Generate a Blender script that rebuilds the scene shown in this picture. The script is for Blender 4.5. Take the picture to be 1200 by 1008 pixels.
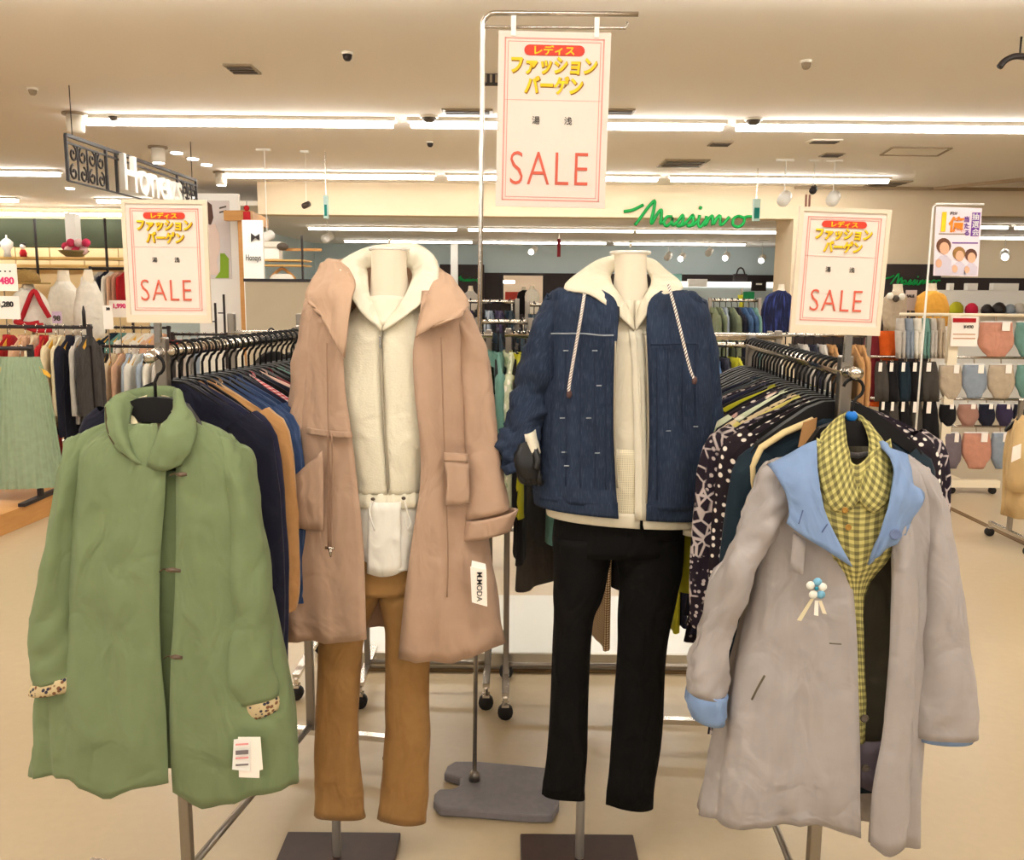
import bpy, math, random
import numpy as np
from mathutils import Vector, Matrix, noise
random.seed(7)
for o in list(bpy.data.objects): bpy.data.objects.remove(o)
SC = bpy.context.scene
COL = SC.collection

# ------------------------------------------------------------------ camera
F = 1050.0
CAM = Vector((0, 0, 1.39))
PITCH = math.atan(162 / F)
ROLL = math.radians(0.5)
_f = Vector((0, math.cos(PITCH), -math.sin(PITCH)))
_r0 = Vector((1, 0, 0)); _u0 = Vector((0, math.sin(PITCH), math.cos(PITCH)))
_r = _r0 * math.cos(ROLL) + _u0 * math.sin(ROLL)
_u = -_r0 * math.sin(ROLL) + _u0 * math.cos(ROLL)
cd = bpy.data.cameras.new('camera'); cd.sensor_fit = 'HORIZONTAL'; cd.sensor_width = 36; cd.lens = F / 1200 * 36
cd.clip_start = 0.05; cd.clip_end = 200
cam = bpy.data.objects.new('camera', cd); COL.objects.link(cam)
M = Matrix.Identity(4)
for i in range(3):
    M[i][0] = _r[i]; M[i][1] = _u[i]; M[i][2] = -_f[i]; M[i][3] = CAM[i]
cam.matrix_world = M
SC.camera = cam

def at(px, py, Y):
    """a point seen at a pixel of the photo, at a known distance Y into the shop"""
    d = _f + _r * ((px - 600) / F) - _u * ((py - 504) / F)
    return CAM + d * (Y / d.y)
def proj(p):
    """world point to pixel of the photo"""
    q = Vector(p) - CAM; z = q.dot(_f); return 600 + F * q.dot(_r) / z, 504 - F * q.dot(_u) / z
def floor_at(px, py):
    d = _f + _r * ((px - 600) / F) - _u * ((py - 504) / F)
    return CAM + d * (-CAM.z / d.z)

# ------------------------------------------------------------------ world, exposure
w = bpy.data.worlds.new('world'); SC.world = w; w.use_nodes = True
w.node_tree.nodes['Background'].inputs[0].default_value = (1.0, 0.90, 0.78, 1)
w.node_tree.nodes['Background'].inputs[1].default_value = 0.25
SC.view_settings.view_transform = 'Standard'; SC.view_settings.look = 'None'
SC.view_settings.gamma = 1.0; SC.view_settings.use_curve_mapping = False
SC.view_settings.exposure = 0.0
SC.cycles.max_bounces = 8; SC.cycles.diffuse_bounces = 5
LAMP_E = 33.0          # radiance of the ceiling tubes
LAMP_C = (1.0, 0.965, 0.90)
SPOT_E = 14.0

# ------------------------------------------------------------------ materials
MATS = {}
def new_mat(name):
    m = bpy.data.materials.new(name); m.use_nodes = True
    nt = m.node_tree; b = nt.nodes['Principled BSDF']
    return m, nt, b
def rgb(h):
    """sRGB 0-255 triple to linear"""
    return tuple(((c / 255 / 12.92) if c / 255 <= 0.04045 else ((c / 255 + 0.055) / 1.055) ** 2.4) for c in h) + (1,)
def plain(name, col, rough=0.6, metal=0.0, spec=0.3, emit=0.0, alpha=1.0, trans=0.0):
    if name in MATS: return MATS[name]
    m, nt, b = new_mat(name)
    b.inputs['Base Color'].default_value = rgb(col)
    b.inputs['Roughness'].default_value = rough
    b.inputs['Metallic'].default_value = metal
    b.inputs['Specular IOR Level'].default_value = spec
    if emit:
        b.inputs['Emission Color'].default_value = rgb(col); b.inputs['Emission Strength'].default_value = emit
    b.inputs['Alpha'].default_value = alpha
    b.inputs['Transmission Weight'].default_value = trans
    MATS[name] = m; return m
def N(nt, t, **kw):
    n = nt.nodes.new(t)
    for k, v in kw.items(): setattr(n, k, v)
    return n
def wrinkle(nt, uv, bp, strength):
    """broad crumple of the cloth, chained in front of the weave bump"""
    n = N(nt, 'ShaderNodeTexNoise'); n.inputs['Scale'].default_value = 11; n.inputs['Detail'].default_value = 2.5; n.inputs['Distortion'].default_value = .8; n.inputs['Roughness'].default_value = .45
    mp = N(nt, 'ShaderNodeMapping'); mp.inputs['Scale'].default_value = (1.5, .8, 1); nt.links.new(uv, mp.inputs[0]); nt.links.new(mp.outputs[0], n.inputs['Vector'])
    b2 = N(nt, 'ShaderNodeBump'); b2.inputs['Strength'].default_value = strength; b2.inputs['Distance'].default_value = 0.03
    nt.links.new(n.outputs[0], b2.inputs['Height']); nt.links.new(b2.outputs[0], bp.inputs['Normal'])
def cloth(name, col, col2=None, scale=60, bump=0.25, rough=0.85, weave=900, sheen=0.05, stretch=(1, 1, 1), crumple=0.5):
    """woven cloth: soft mottling between two colours of the yarn and a fine weave bump"""
    if name in MATS: return MATS[name]
    m, nt, b = new_mat(name)
    if col2 is None: col2 = tuple(c * 0.88 for c in col)
    uv = N(nt, 'ShaderNodeUVMap'); mp = N(nt, 'ShaderNodeMapping'); mp.inputs['Scale'].default_value = stretch
    nt.links.new(uv.outputs[0], mp.inputs[0])
    n1 = N(nt, 'ShaderNodeTexNoise'); n1.inputs['Scale'].default_value = scale; n1.inputs['Detail'].default_value = 3
    nt.links.new(mp.outputs[0], n1.inputs['Vector'])
    mx = N(nt, 'ShaderNodeMix', data_type='RGBA'); mx.inputs[6].default_value = rgb(col); mx.inputs[7].default_value = rgb(col2)
    nt.links.new(n1.outputs[0], mx.inputs[0]); nt.links.new(mx.outputs[2], b.inputs['Base Color'])
    n2 = N(nt, 'ShaderNodeTexNoise'); n2.inputs['Scale'].default_value = weave; n2.inputs['Detail'].default_value = 1
    nt.links.new(mp.outputs[0], n2.inputs['Vector'])
    bp = N(nt, 'ShaderNodeBump'); bp.inputs['Strength'].default_value = bump; bp.inputs['Distance'].default_value = 0.001
    nt.links.new(n2.outputs[0], bp.inputs['Height']); wrinkle(nt, uv.outputs[0], bp, crumple); nt.links.new(bp.outputs[0], b.inputs['Normal'])
    b.inputs['Roughness'].default_value = rough; b.inputs['Specular IOR Level'].default_value = 0.15
    b.inputs['Sheen Weight'].default_value = sheen
    MATS[name] = m; return m
def pattern(name, kind, c1, c2, c3=None, scale=100):
    """printed or woven cloth patterns laid out in the cloth's own uv (metres)"""
    if name in MATS: return MATS[name]
    m, nt, b = new_mat(name); L = nt.links.new
    uv = N(nt, 'ShaderNodeUVMap')
    b.inputs['Roughness'].default_value = 0.85; b.inputs['Specular IOR Level'].default_value = 0.15
    def mix(fac, a, c):
        mx = N(nt, 'ShaderNodeMix', data_type='RGBA')
        L(fac, mx.inputs[0])
        for k, v in ((6, a), (7, c)):
            if isinstance(v, tuple): mx.inputs[k].default_value = v
            else: L(v, mx.inputs[k])
        return mx.outputs[2]
    def ramp(fac, lo, hi):
        r = N(nt, 'ShaderNodeMapRange'); r.inputs[1].default_value = lo; r.inputs[2].default_value = hi
        L(fac, r.inputs[0]); return r.outputs[0]
    def wave(direction):
        wv = N(nt, 'ShaderNodeTexWave', bands_direction=direction); wv.inputs['Scale'].default_value = scale
        L(uv.outputs[0], wv.inputs['Vector']); return wv.outputs['Fac']
    def voro(feature='F1', sc=None, rnd=1.0):
        v = N(nt, 'ShaderNodeTexVoronoi', feature=feature); v.inputs['Scale'].default_value = sc or scale
        v.inputs['Randomness'].default_value = rnd; L(uv.outputs[0], v.inputs['Vector']); return v
    A, B = rgb(c1), rgb(c2)
    if kind == 'gingham':
        x = ramp(wave('X'), .42, .58); y = ramp(wave('Y'), .42, .58)
        a = mix(x, A, rgb(c3)); bb = mix(x, rgb(c3), B); out = mix(y, a, bb)
    elif kind == 'stripe': out = mix(ramp(wave('X'), .45, .55), A, B)
    elif kind == 'diag': out = mix(ramp(wave('DIAGONAL'), .6, .7), A, B)
    elif kind == 'check': out = mix(ramp(wave('Y'), .45, .55), mix(ramp(wave('X'), .45, .55), A, rgb(c3)), mix(ramp(wave('X'), .45, .55), rgb(c3), B))
    elif kind == 'dots':
        v = voro(rnd=0.35); out = mix(ramp(v.outputs['Distance'], .24, .30), B, A)
    elif kind == 'leaf':
        v = voro('DISTANCE_TO_EDGE'); nz = N(nt, 'ShaderNodeTexNoise'); nz.inputs['Scale'].default_value = scale * .4
        L(uv.outputs[0], nz.inputs['Vector'])
        o1 = mix(ramp(v.outputs['Distance'], .05, .09), B, A)
        v2 = voro(sc=scale * 2.1); o2 = mix(ramp(v2.outputs['Distance'], .3, .36), B, A)
        out = mix(ramp(nz.outputs[0], .47, .53), o1, o2)
    elif kind == 'flower':
        v = voro(); hs = N(nt, 'ShaderNodeSeparateColor'); L(v.outputs['Color'], hs.inputs[0])
        pet = mix(ramp(hs.outputs[0], .5, .55), B, rgb(c3)); out = mix(ramp(v.outputs['Distance'], .38, .48), pet, A)
    elif kind == 'net':
        v = voro(rnd=0.0); out = mix(ramp(v.outputs['Distance'], .22, .34), B, A)
    elif kind == 'denim':
        n1 = N(nt, 'ShaderNodeTexNoise'); n1.inputs['Scale'].default_value = 1.0; n1.inputs['Detail'].default_value = 4
        mp = N(nt, 'ShaderNodeMapping'); mp.inputs['Scale'].default_value = (scale, scale * .08, 1); L(uv.outputs[0], mp.inputs[0]); L(mp.outputs[0], n1.inputs['Vector'])
        n2 = N(nt, 'ShaderNodeTexNoise'); n2.inputs['Scale'].default_value = 9; L(uv.outputs[0], n2.inputs['Vector'])
        base = mix(ramp(n2.outputs[0], .3, .7), A, rgb(c3)); out = mix(ramp(n1.outputs[0], .5, .78), base, B)
    L(out, b.inputs['Base Color'])
    bp = N(nt, 'ShaderNodeBump'); bp.inputs['Strength'].default_value = .15; bp.inputs['Distance'].default_value = .001
    nw = N(nt, 'ShaderNodeTexNoise'); nw.inputs['Scale'].default_value = 700; L(uv.outputs[0], nw.inputs['Vector']); L(nw.outputs[0], bp.inputs['Height'])
    wrinkle(nt, uv.outputs[0], bp, .5); L(bp.outputs[0], b.inputs['Normal'])
    MATS[name] = m; return m

def tile_mat(name, c1, c2, rough=0.22):
    m, nt, b = new_mat(name); L = nt.links.new
    oi = N(nt, 'ShaderNodeObjectInfo'); mx = N(nt, 'ShaderNodeMix', data_type='RGBA')
    mx.inputs[6].default_value = rgb(c1); mx.inputs[7].default_value = rgb(c2); L(oi.outputs['Random'], mx.inputs[0])
    tc = N(nt, 'ShaderNodeTexCoord'); nz = N(nt, 'ShaderNodeTexNoise'); nz.inputs['Scale'].default_value = 30; nz.inputs['Detail'].default_value = 5
    L(tc.outputs['Object'], nz.inputs['Vector'])
    m2 = N(nt, 'ShaderNodeMix', data_type='RGBA', blend_type='MULTIPLY'); m2.inputs[0].default_value = 0.12
    L(mx.outputs[2], m2.inputs[6]); L(nz.outputs[0], m2.inputs[7]); L(m2.outputs[2], b.inputs['Base Color'])
    b.inputs['Roughness'].default_value = rough; b.inputs['Specular IOR Level'].default_value = 0.5
    n3 = N(nt, 'ShaderNodeTexNoise'); n3.inputs['Scale'].default_value = 14; L(tc.outputs['Object'], n3.inputs['Vector'])
    bp = N(nt, 'ShaderNodeBump'); bp.inputs['Strength'].default_value = 0.06; bp.inputs['Distance'].default_value = 0.01
    L(n3.outputs[0], bp.inputs['Height']); L(bp.outputs[0], b.inputs['Normal'])
    MATS[name] = m; return m
def noise_mat(name, c1, c2, scale=8, rough=0.8, stretch=(1, 1, 1), bump=0.0, spec=0.2):
    if name in MATS: return MATS[name]
    m, nt, b = new_mat(name); L = nt.links.new
    tc = N(nt, 'ShaderNodeTexCoord'); mp = N(nt, 'ShaderNodeMapping'); mp.inputs['Scale'].default_value = stretch
    nz = N(nt, 'ShaderNodeTexNoise'); nz.inputs['Scale'].default_value = scale; nz.inputs['Detail'].default_value = 5
    L(tc.outputs['Object'], mp.inputs[0]); L(mp.outputs[0], nz.inputs['Vector'])
    mx = N(nt, 'ShaderNodeMix', data_type='RGBA'); mx.inputs[6].default_value = rgb(c1); mx.inputs[7].default_value = rgb(c2)
    L(nz.outputs[0], mx.inputs[0]); L(mx.outputs[2], b.inputs['Base Color'])
    b.inputs['Roughness'].default_value = rough; b.inputs['Specular IOR Level'].default_value = spec
    if bump:
        bp = N(nt, 'ShaderNodeBump'); bp.inputs['Strength'].default_value = bump; bp.inputs['Distance'].default_value = 0.004
        L(nz.outputs[0], bp.inputs['Height']); L(bp.outputs[0], b.inputs['Normal'])
    MATS[name] = m; return m
def lamp_mat(name, col, e):
    if name in MATS: return MATS[name]
    m, nt, b = new_mat(name)
    b.inputs['Base Color'].default_value = (.9, .9, .9, 1)
    b.inputs['Emission Color'].default_value = tuple(col) + (1,); b.inputs['Emission Strength'].default_value = e
    MATS[name] = m; return m

CHROME = plain('chrome', (205, 198, 188), 0.22, 1.0)
STEEL = plain('brushed_steel', (150, 142, 132), 0.38, 1.0)
BLACKP = plain('black_plastic', (24, 22, 23), 0.55, 0, 0.2)
BLACKI = plain('black_iron', (38, 30, 30), 0.5, 0, 0.4)
WHITEP = plain('white_plastic', (240, 238, 232), 0.4, 0, 0.4)
PAPER = plain('paper', (250, 240, 228), 0.6)
WOODM = noise_mat('wood', (206, 156, 96), (180, 126, 70), 5, 0.5, (1, 1, 8))
RUBBER = plain('rubber', (40, 36, 34), 0.7)

# ------------------------------------------------------------------ object helpers
OFF = {}
def obj_of(name, me, parent=None):
    o = bpy.data.objects.new(name, me); COL.objects.link(o)
    if parent is not None: o.parent = parent
    return o
def thing(name, label, cat, loc=(0, 0, 0), rz=0, group=None, kind=None):
    o = bpy.data.objects.new(name, None); COL.objects.link(o)
    o.empty_display_size = 0.05
    o.location = loc; o.rotation_euler = (0, 0, rz)
    o['label'] = label; o['category'] = cat
    if group: o['group'] = group
    if kind: o['kind'] = kind
    OFF[o.name] = Vector(loc) if rz == 0 else None
    return o
def off_of(parent):
    return OFF.get(parent.name, Vector((0, 0, 0))) if parent is not None else Vector((0, 0, 0))
def tag(o, label, cat, group=None):
    o['label'] = label; o['category'] = cat
    if group: o['group'] = group
    return o
def mesh_from(name, verts, faces, mat=None, smooth=True, uvs=None):
    me = bpy.data.meshes.new(name)
    me.from_pydata([tuple(v) for v in verts], [], faces)
    if uvs is not None:
        ul = me.uv_layers.new(name='UVMap')
        vi = np.empty(len(me.loops), dtype=np.int32); me.loops.foreach_get('vertex_index', vi)
        ul.data.foreach_set('uv', np.asarray(uvs, dtype=np.float32)[vi].ravel())
    if smooth: me.polygons.foreach_set('use_smooth', np.ones(len(me.polygons), dtype=bool))
    if mat is not None: me.materials.append(mat)
    me.update(); return me
def put(name, verts, faces, mat, parent=None, smooth=True, uvs=None, thick=0.0, world=True):
    """world=True: the vertices are world coordinates, moved into the parent's frame"""
    off = off_of(parent) if world else Vector((0, 0, 0))
    if parent is None and world:
        a = np.array([tuple(v) for v in verts]); c = (a.max(0) + a.min(0)) / 2; c[2] = a[:, 2].min(); off = Vector(c)
    me = mesh_from(name, [Vector(v) - off for v in verts], faces, mat, smooth, uvs)
    o = obj_of(name, me, parent)
    if parent is None and world: o.location = off
    OFF[o.name] = off
    if thick:
        s = o.modifiers.new('thickness', 'SOLIDIFY'); s.thickness = thick; s.offset = 0
    return o

class MB:
    """collects boxes, tubes and lathes into one mesh"""
    def __init__(s): s.v = []; s.f = []
    def add(s, v, f):
        n = len(s.v); s.v += [Vector(p) for p in v]; s.f += [tuple(i + n for i in q) for q in f]; return s
    def box(s, x0, x1, y0, y1, z0, z1):
        return s.add([(x0, y0, z0), (x1, y0, z0), (x1, y1, z0), (x0, y1, z0), (x0, y0, z1), (x1, y0, z1), (x1, y1, z1), (x0, y1, z1)],
                     [(0, 3, 2, 1), (4, 5, 6, 7), (0, 1, 5, 4), (1, 2, 6, 5), (2, 3, 7, 6), (3, 0, 4, 7)])
    def bar(s, a, b, wx, wy):
        """square bar between two points"""
        a, b = Vector(a), Vector(b); d = (b - a).normalized()
        up = Vector((0, 0, 1)) if abs(d.z) < .9 else Vector((0, 1, 0))
        x = d.cross(up).normalized(); y = x.cross(d)
        q = [(-wx, -wy), (wx, -wy), (wx, wy), (-wx, wy)]
        v = [a + x * i + y * j for i, j in q] + [b + x * i + y * j for i, j in q]
        return s.add(v, [(0, 1, 2, 3), (7, 6, 5, 4), (0, 4, 5, 1), (1, 5, 6, 2), (2, 6, 7, 3), (3, 7, 4, 0)])
    def tube(s, pts, r, n=8, closed=False):
        pts = [Vector(p) for p in pts]; rs = r if isinstance(r, (list, tuple)) else [r] * len(pts)
        v = []; f = []; m = len(pts); x = None
        for i, p in enumerate(pts):
            a = pts[i - 1] if (i or closed) else p; b = pts[(i + 1) % m] if (i < m - 1 or closed) else p
            d = (b - a).normalized()
            if x is None:
                up = Vector((0, 0, 1)) if abs(d.z) < .9 else Vector((0, 1, 0)); x = d.cross(up).normalized()
            else: x = (x - d * x.dot(d)).normalized()
            y = x.cross(d)
            for k in range(n):
                t = 2 * math.pi * k / n; v.append(p + (x * math.cos(t) + y * math.sin(t)) * rs[i])
        for i in range(m if closed else m - 1):
            j = (i + 1) % m
            for k in range(n): f.append((i * n + k, i * n + (k + 1) % n, j * n + (k + 1) % n, j * n + k))
        if not closed: f += [tuple(range(n))[::-1], tuple(range((m - 1) * n, m * n))]
        return s.add(v, f)
    def lathe(s, c, prof, n=16, sx=1, sy=1):
        c = Vector(c); v = []; f = []
        for r, z in prof:
            for k in range(n):
                t = 2 * math.pi * k / n; v.append(c + Vector((r * sx * math.cos(t), r * sy * math.sin(t), z)))
        for i in range(len(prof) - 1):
            for k in range(n): f.append((i * n + k, i * n + (k + 1) % n, (i + 1) * n + (k + 1) % n, (i + 1) * n + k))
        f += [tuple(range(n))[::-1], tuple(range((len(prof) - 1) * n, len(prof) * n))]
        return s.add(v, f)
    def plate(s, pts, depth):
        """a closed outline of points extruded by a vector"""
        pts = [Vector(p) for p in pts]; n = len(pts); d = Vector(depth)
        return s.add(pts + [p + d for p in pts], [tuple(range(n)), tuple(range(n, 2 * n))[::-1]] + [(i, i + n, (i + 1) % n + n, (i + 1) % n) for i in range(n)])
    def ball(s, c, rx, ry=None, rz=None, n=10, m=7):
        ry = ry or rx; rz = rz or rx
        return s.lathe(c, [(max(1e-4, math.sin(math.pi * i / m)) , -math.cos(math.pi * i / m)) for i in range(m + 1)], n) if False else s._ball(Vector(c), rx, ry, rz, n, m)
    def _ball(s, c, rx, ry, rz, n, m):
        v = []; f = []
        for i in range(m + 1):
            a = math.pi * i / m
            for k in range(n):
                t = 2 * math.pi * k / n
                v.append(c + Vector((rx * math.sin(a) * math.cos(t), ry * math.sin(a) * math.sin(t), -rz * math.cos(a))))
        for i in range(m):
            for k in range(n): f.append((i * n + k, i * n + (k + 1) % n, (i + 1) * n + (k + 1) % n, (i + 1) * n + k))
        return s.add(v, f)
    def put(s, name, mat, parent=None, smooth=False, world=True, bevel=0.0):
        o = put(name, s.v, s.f, mat, parent, smooth, None, 0, world)
        if bevel:
            b = o.modifiers.new('bevel', 'BEVEL'); b.width = bevel; b.segments = 2; b.limit_method = 'ANGLE'
        return o
    def mesh(s, name, mat=None, smooth=False): return mesh_from(name, s.v, s.f, mat, smooth)

def cr(A, n, axis, closed=False):
    """Catmull-Rom resampling of an array of points along an axis, n steps per span"""
    A = np.moveaxis(np.asarray(A, float), axis, 0); m = len(A); out = []
    for i in range(m if closed else m - 1):
        p1, p2 = A[i], A[(i + 1) % m]
        p0 = A[i - 1] if (i or closed) else 2 * p1 - p2
        p3 = A[(i + 2) % m] if (i + 2 < m or closed) else 2 * p2 - p1
        for k in range(n):
            t = k / n
            out.append(.5 * (2 * p1 + (p2 - p0) * t + (2 * p0 - 5 * p1 + 4 * p2 - p3) * t * t + (3 * p1 - p0 - 3 * p2 + p3) * t ** 3))
    if not closed: out.append(A[-1])
    return np.moveaxis(np.array(out), 0, axis)
def surface(name, P, mat, parent, nu=3, nv=3, closed=False, fold=None, thick=0.003, push=0.0, flat_uv=True):
    """a cloth surface through a grid of points P[row][column]; fold(u, v) pushes it along its normal"""
    A = np.array([[tuple(q) for q in row] for row in P], float)
    A = cr(cr(A, nv, 0), nu, 1, closed)
    R, C = A.shape[:2]
    if fold is not None or push:
        du = (np.roll(A, -1, 1) - np.roll(A, 1, 1)) if closed else np.gradient(A, axis=1)
        dv = np.gradient(A, axis=0); nrm = np.cross(du, dv); nrm /= (np.linalg.norm(nrm, axis=2, keepdims=True) + 1e-9)
        D = np.full((R, C), push)
        if fold is not None:
            for i in range(R):
                for j in range(C): D[i, j] += fold(j / (C if closed else C - 1), i / (R - 1))
        A = A + nrm * D[..., None]
    CC = C + 1 if closed else C
    if closed: A = np.concatenate([A, A[:, :1]], 1)
    ul = np.concatenate([np.zeros((R, 1)), np.cumsum(np.linalg.norm(np.diff(A, axis=1), axis=2), 1)], 1)
    ul = np.broadcast_to(ul.mean(0), (R, CC)) if flat_uv else ul
    vl = np.concatenate([np.zeros((1, CC)), np.cumsum(np.linalg.norm(np.diff(A, axis=0), axis=2), 0)], 0)
    vl = np.broadcast_to(vl.mean(1)[:, None], (R, CC))
    f = [(i * CC + j, i * CC + j + 1, (i + 1) * CC + j + 1, (i + 1) * CC + j) for i in range(R - 1) for j in range(CC - 1)]
    return put(name, A.reshape(-1, 3), f, mat, parent, True, np.stack([ul, vl], -1).reshape(-1, 2), thick)
def fold_fn(amp, freq, seed=0, grow=1.0, vs=1.2, base=0.15):
    """hanging folds: long vertical waves that deepen toward the hem"""
    def fn(u, v):
        return amp * (base + (1 - base) * v ** grow) * (noise.noise(Vector((u * freq, v * vs, seed))) * 1.5 + .35 * noise.noise(Vector((u * freq * 2.3, v * vs * 2.5, seed + 9))))
    return fn
def drape_fn(amp, freq, seed=0, grow=1.0, vs=.7, base=.25, sharp=.5):
    """long hanging folds with soft crests and sharper valleys, plus a few slanting pulls"""
    def fn(u, v):
        a = noise.noise(Vector((u * freq, v * vs, seed))); b = noise.noise(Vector((u * freq * 1.7 + v * 2, v * vs * 1.4, seed + 5)))
        c = noise.noise(Vector((u * 6 + v * 5, v * 9 - u * 4, seed + 11)))
        return amp * (base + (1 - base) * v ** grow) * ((1 - sharp) * 1.5 * a + sharp * (1 - 3.2 * abs(b)) * .5) + .10 * amp * c
    return fn
def wrinkle_fn(amp, seed=0, fu=3, fv=8):
    """sleeve wrinkles: ridges running across and slanting round the arm"""
    def fn(u, v):
        a = noise.noise(Vector((u * fu, v * fv + u * 3, seed))); b = noise.noise(Vector((u * fu * 1.3, v * fv * 1.6 - u * 4, seed + 7)))
        return amp * (a + .8 * (.4 - 1.6 * abs(b)))
    return fn
def crease_fn(amp, seed=0, fu=3, fv=7):
    def fn(u, v): return amp * (noise.noise(Vector((u * fu, v * fv + u * 1.5, seed))) + .5 * noise.noise(Vector((u * fu * 2, v * fv * 2.2, seed + 4))))
    return fn
DS = 1.0      # depth scale of the traced garments (cloth hangs flatter than a full ellipse)
def ring(st, n=20, sq=2.0):
    """one station of a garment: (lx,ly,rx,ry,Y,d[,ol,or]) - outline pixels left and right at distance Y, half depth d, front opening pixels"""
    lx, ly, rx, ry, Y, d = st[:6]; d *= DS
    Lp, Rp = at(lx, ly, Y), at(rx, ry, Y); c = (Lp + Rp) / 2; h = (Rp - Lp) / 2
    def P(a):
        ca, sa = math.cos(a), math.sin(a); e = 2 / sq
        return c + h * math.copysign(abs(ca) ** e, ca) + Vector((0, -d, 0)) * math.copysign(abs(sa) ** e, sa)
    if len(st) == 6: return [P(2 * math.pi * k / n + math.pi) for k in range(n)]
    def ang(x):
        t = max(-.999, min(.999, (at(x, (ly + ry) / 2, Y - d * .97).x - c.x) / h.x))
        return math.acos(math.copysign(abs(t) ** (sq / 2), t))
    a0, a1 = ang(st[6]), ang(st[7]) + 2 * math.pi
    return [P(a0 + (a1 - a0) * k / n) for k in range(n + 1)]
def body(name, sts, mat, parent, n=20, nu=3, nv=4, sq=2.2, fold=None, thick=0.003, hem=None):
    P = [ring(s, n, sq) for s in sts]
    if hem:                    # the hem rises and dips between its folds
        hx, hy = zip(*hem); Y0 = sts[-1][4]
        for k, q in enumerate(P[-1]):
            if q.y < Y0 + .002: P[-1][k] = Vector((q.x, q.y, at(proj(q)[0], float(np.interp(proj(q)[0], hx, hy)), q.y).z))
    if name == 'sleeve':       # close the shoulder end so that it sits into the armhole
        c = sum(P[0], Vector()) / len(P[0]); P = [[c + (q - c) * .04 for q in P[0]], [c + (q - c) * .7 for q in P[0]]] + P
    return surface(name, P, mat, parent, nu, nv, len(sts[0]) == 6, fold, thick)
def patch(name, rows, mat, parent, nu=4, nv=4, fold=None, thick=0.003):
    """rows of (px, py, Y) points"""
    return surface(name, [[at(*p) for p in r] for r in rows], mat, parent, nu, nv, False, fold, thick)
def cord(name, pts, r, mat, parent, n=6, sub=5):
    A = cr(np.array([tuple(p) for p in pts]), sub, 0)
    return MB().tube([Vector(p) for p in A], r, n).put(name, mat, parent, True)

_dg = None
def text_mesh(body_, size, mat, bold=0.0, shear=0.0, extrude=0.0006, space=1.0, name='lettering', sx=1.0):
    cu = bpy.data.curves.new('t', 'FONT'); cu.body = body_; cu.size = size; cu.align_x = 'CENTER'; cu.align_y = 'CENTER'
    cu.offset = bold; cu.shear = shear; cu.extrude = extrude; cu.space_character = space; cu.resolution_u = 3
    o = bpy.data.objects.new('t', cu); COL.objects.link(o)
    dg = bpy.context.evaluated_depsgraph_get(); me = bpy.data.meshes.new_from_object(o.evaluated_get(dg))
    bpy.data.objects.remove(o); bpy.data.curves.remove(cu)
    me.name = name; me.materials.clear(); me.materials.append(mat)
    a = np.empty(len(me.vertices) * 3); me.vertices.foreach_get('co', a); a = a.reshape(-1, 3)
    if len(a):
        a[:, :2] -= (a[:, :2].max(0) + a[:, :2].min(0)) / 2; a[:, 0] *= sx
        me.vertices.foreach_set('co', a.ravel())
    me.update(); return me
def lettering(body_, size, mat, parent, loc, rot=(math.pi / 2, 0, 0), **kw):
    """flat lettering; loc in the parent's frame; default faces -Y"""
    o = obj_of(kw.pop('name', 'lettering'), text_mesh(body_, size, mat, **kw), parent)
    o.location = loc; o.rotation_euler = rot; return o
ORD = ['first', 'second', 'third', 'fourth', 'fifth', 'sixth', 'seventh', 'eighth', 'ninth', 'tenth', 'eleventh', 'twelfth', 'thirteenth', 'fourteenth', 'fifteenth', 'sixteenth', 'seventeenth', 'eighteenth', 'nineteenth', 'twentieth', 'twenty-first', 'twenty-second', 'twenty-third', 'twenty-fourth', 'twenty-fifth', 'twenty-sixth', 'twenty-seventh', 'twenty-eighth']

# ------------------------------------------------------------------ the setting
HC = 2.8
def struct(name, mb, mat, parent=None, smooth=False):
    o = mb.put(name, mat, parent, smooth)
    if parent is None: o['kind'] = 'structure'
    return o
CEIL = noise_mat('ceiling_paint', (246, 241, 234), (242, 236, 228), 60, 0.9, bump=0.05)
WALLW = noise_mat('wall_paint', (226, 208, 180), (220, 202, 172), 4, 0.85)
WALLC = noise_mat('wall_cool', (206, 220, 222), (198, 212, 214), 3, 0.85)
DARKW = noise_mat('wall_dark', (62, 52, 50), (50, 42, 42), 6, 0.6)
GREENW = noise_mat('wall_dark_green', (58, 64, 44), (40, 44, 30), 2.5, 0.6)
CREAMW = noise_mat('wall_cream', (232, 206, 160), (222, 196, 150), 4, 0.8)
FLOORM = tile_mat('floor_sheet', (186, 167, 136), (186, 167, 136), 0.3)
TILEM = tile_mat('floor_tile_beige', (190, 170, 138), (166, 148, 124), 0.14)
TILEG = tile_mat('floor_tile_pale', (222, 222, 214), (214, 214, 206), 0.2)
GROUT = plain('dark_strip', (110, 84, 52), 0.6)
floor = struct('floor', MB().box(-14, 14, -7, 24, -0.1, 0), FLOORM)
P = 0.45
tile_me = {}
for key, m in (('a', TILEM), ('b', TILEG)):
    mb = MB().box(-P / 2 + .001, P / 2 - .001, -P / 2 + .001, P / 2 - .001, 0, .002); tile_me[key] = mb.mesh('floor_tile', m)
for j in range(9):
    for i in range(-7, 8):
        y = 1.565 + P * j; x = i * P + .15
        if abs(x) > 0.62 * (y + .4) or (j > 6 and abs(x) < 1.3): continue
        o = obj_of('floor_tile', tile_me['b' if (3.15 < y < 4.4 and -1.0 < x < 1.2) else 'a'], floor); o.location = (x, y, 0)
# dark expansion strip in the floor on the right, running into the shop
a, b = floor_at(1099, 589), floor_at(1240, 656)
q = (b - a).normalized().cross(Vector((0, 0, 1))) * .022
MB().plate([a - q, b - q, b + q, a + q], (0, 0, .003)).put('floor_strip', GROUT, floor)
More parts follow.
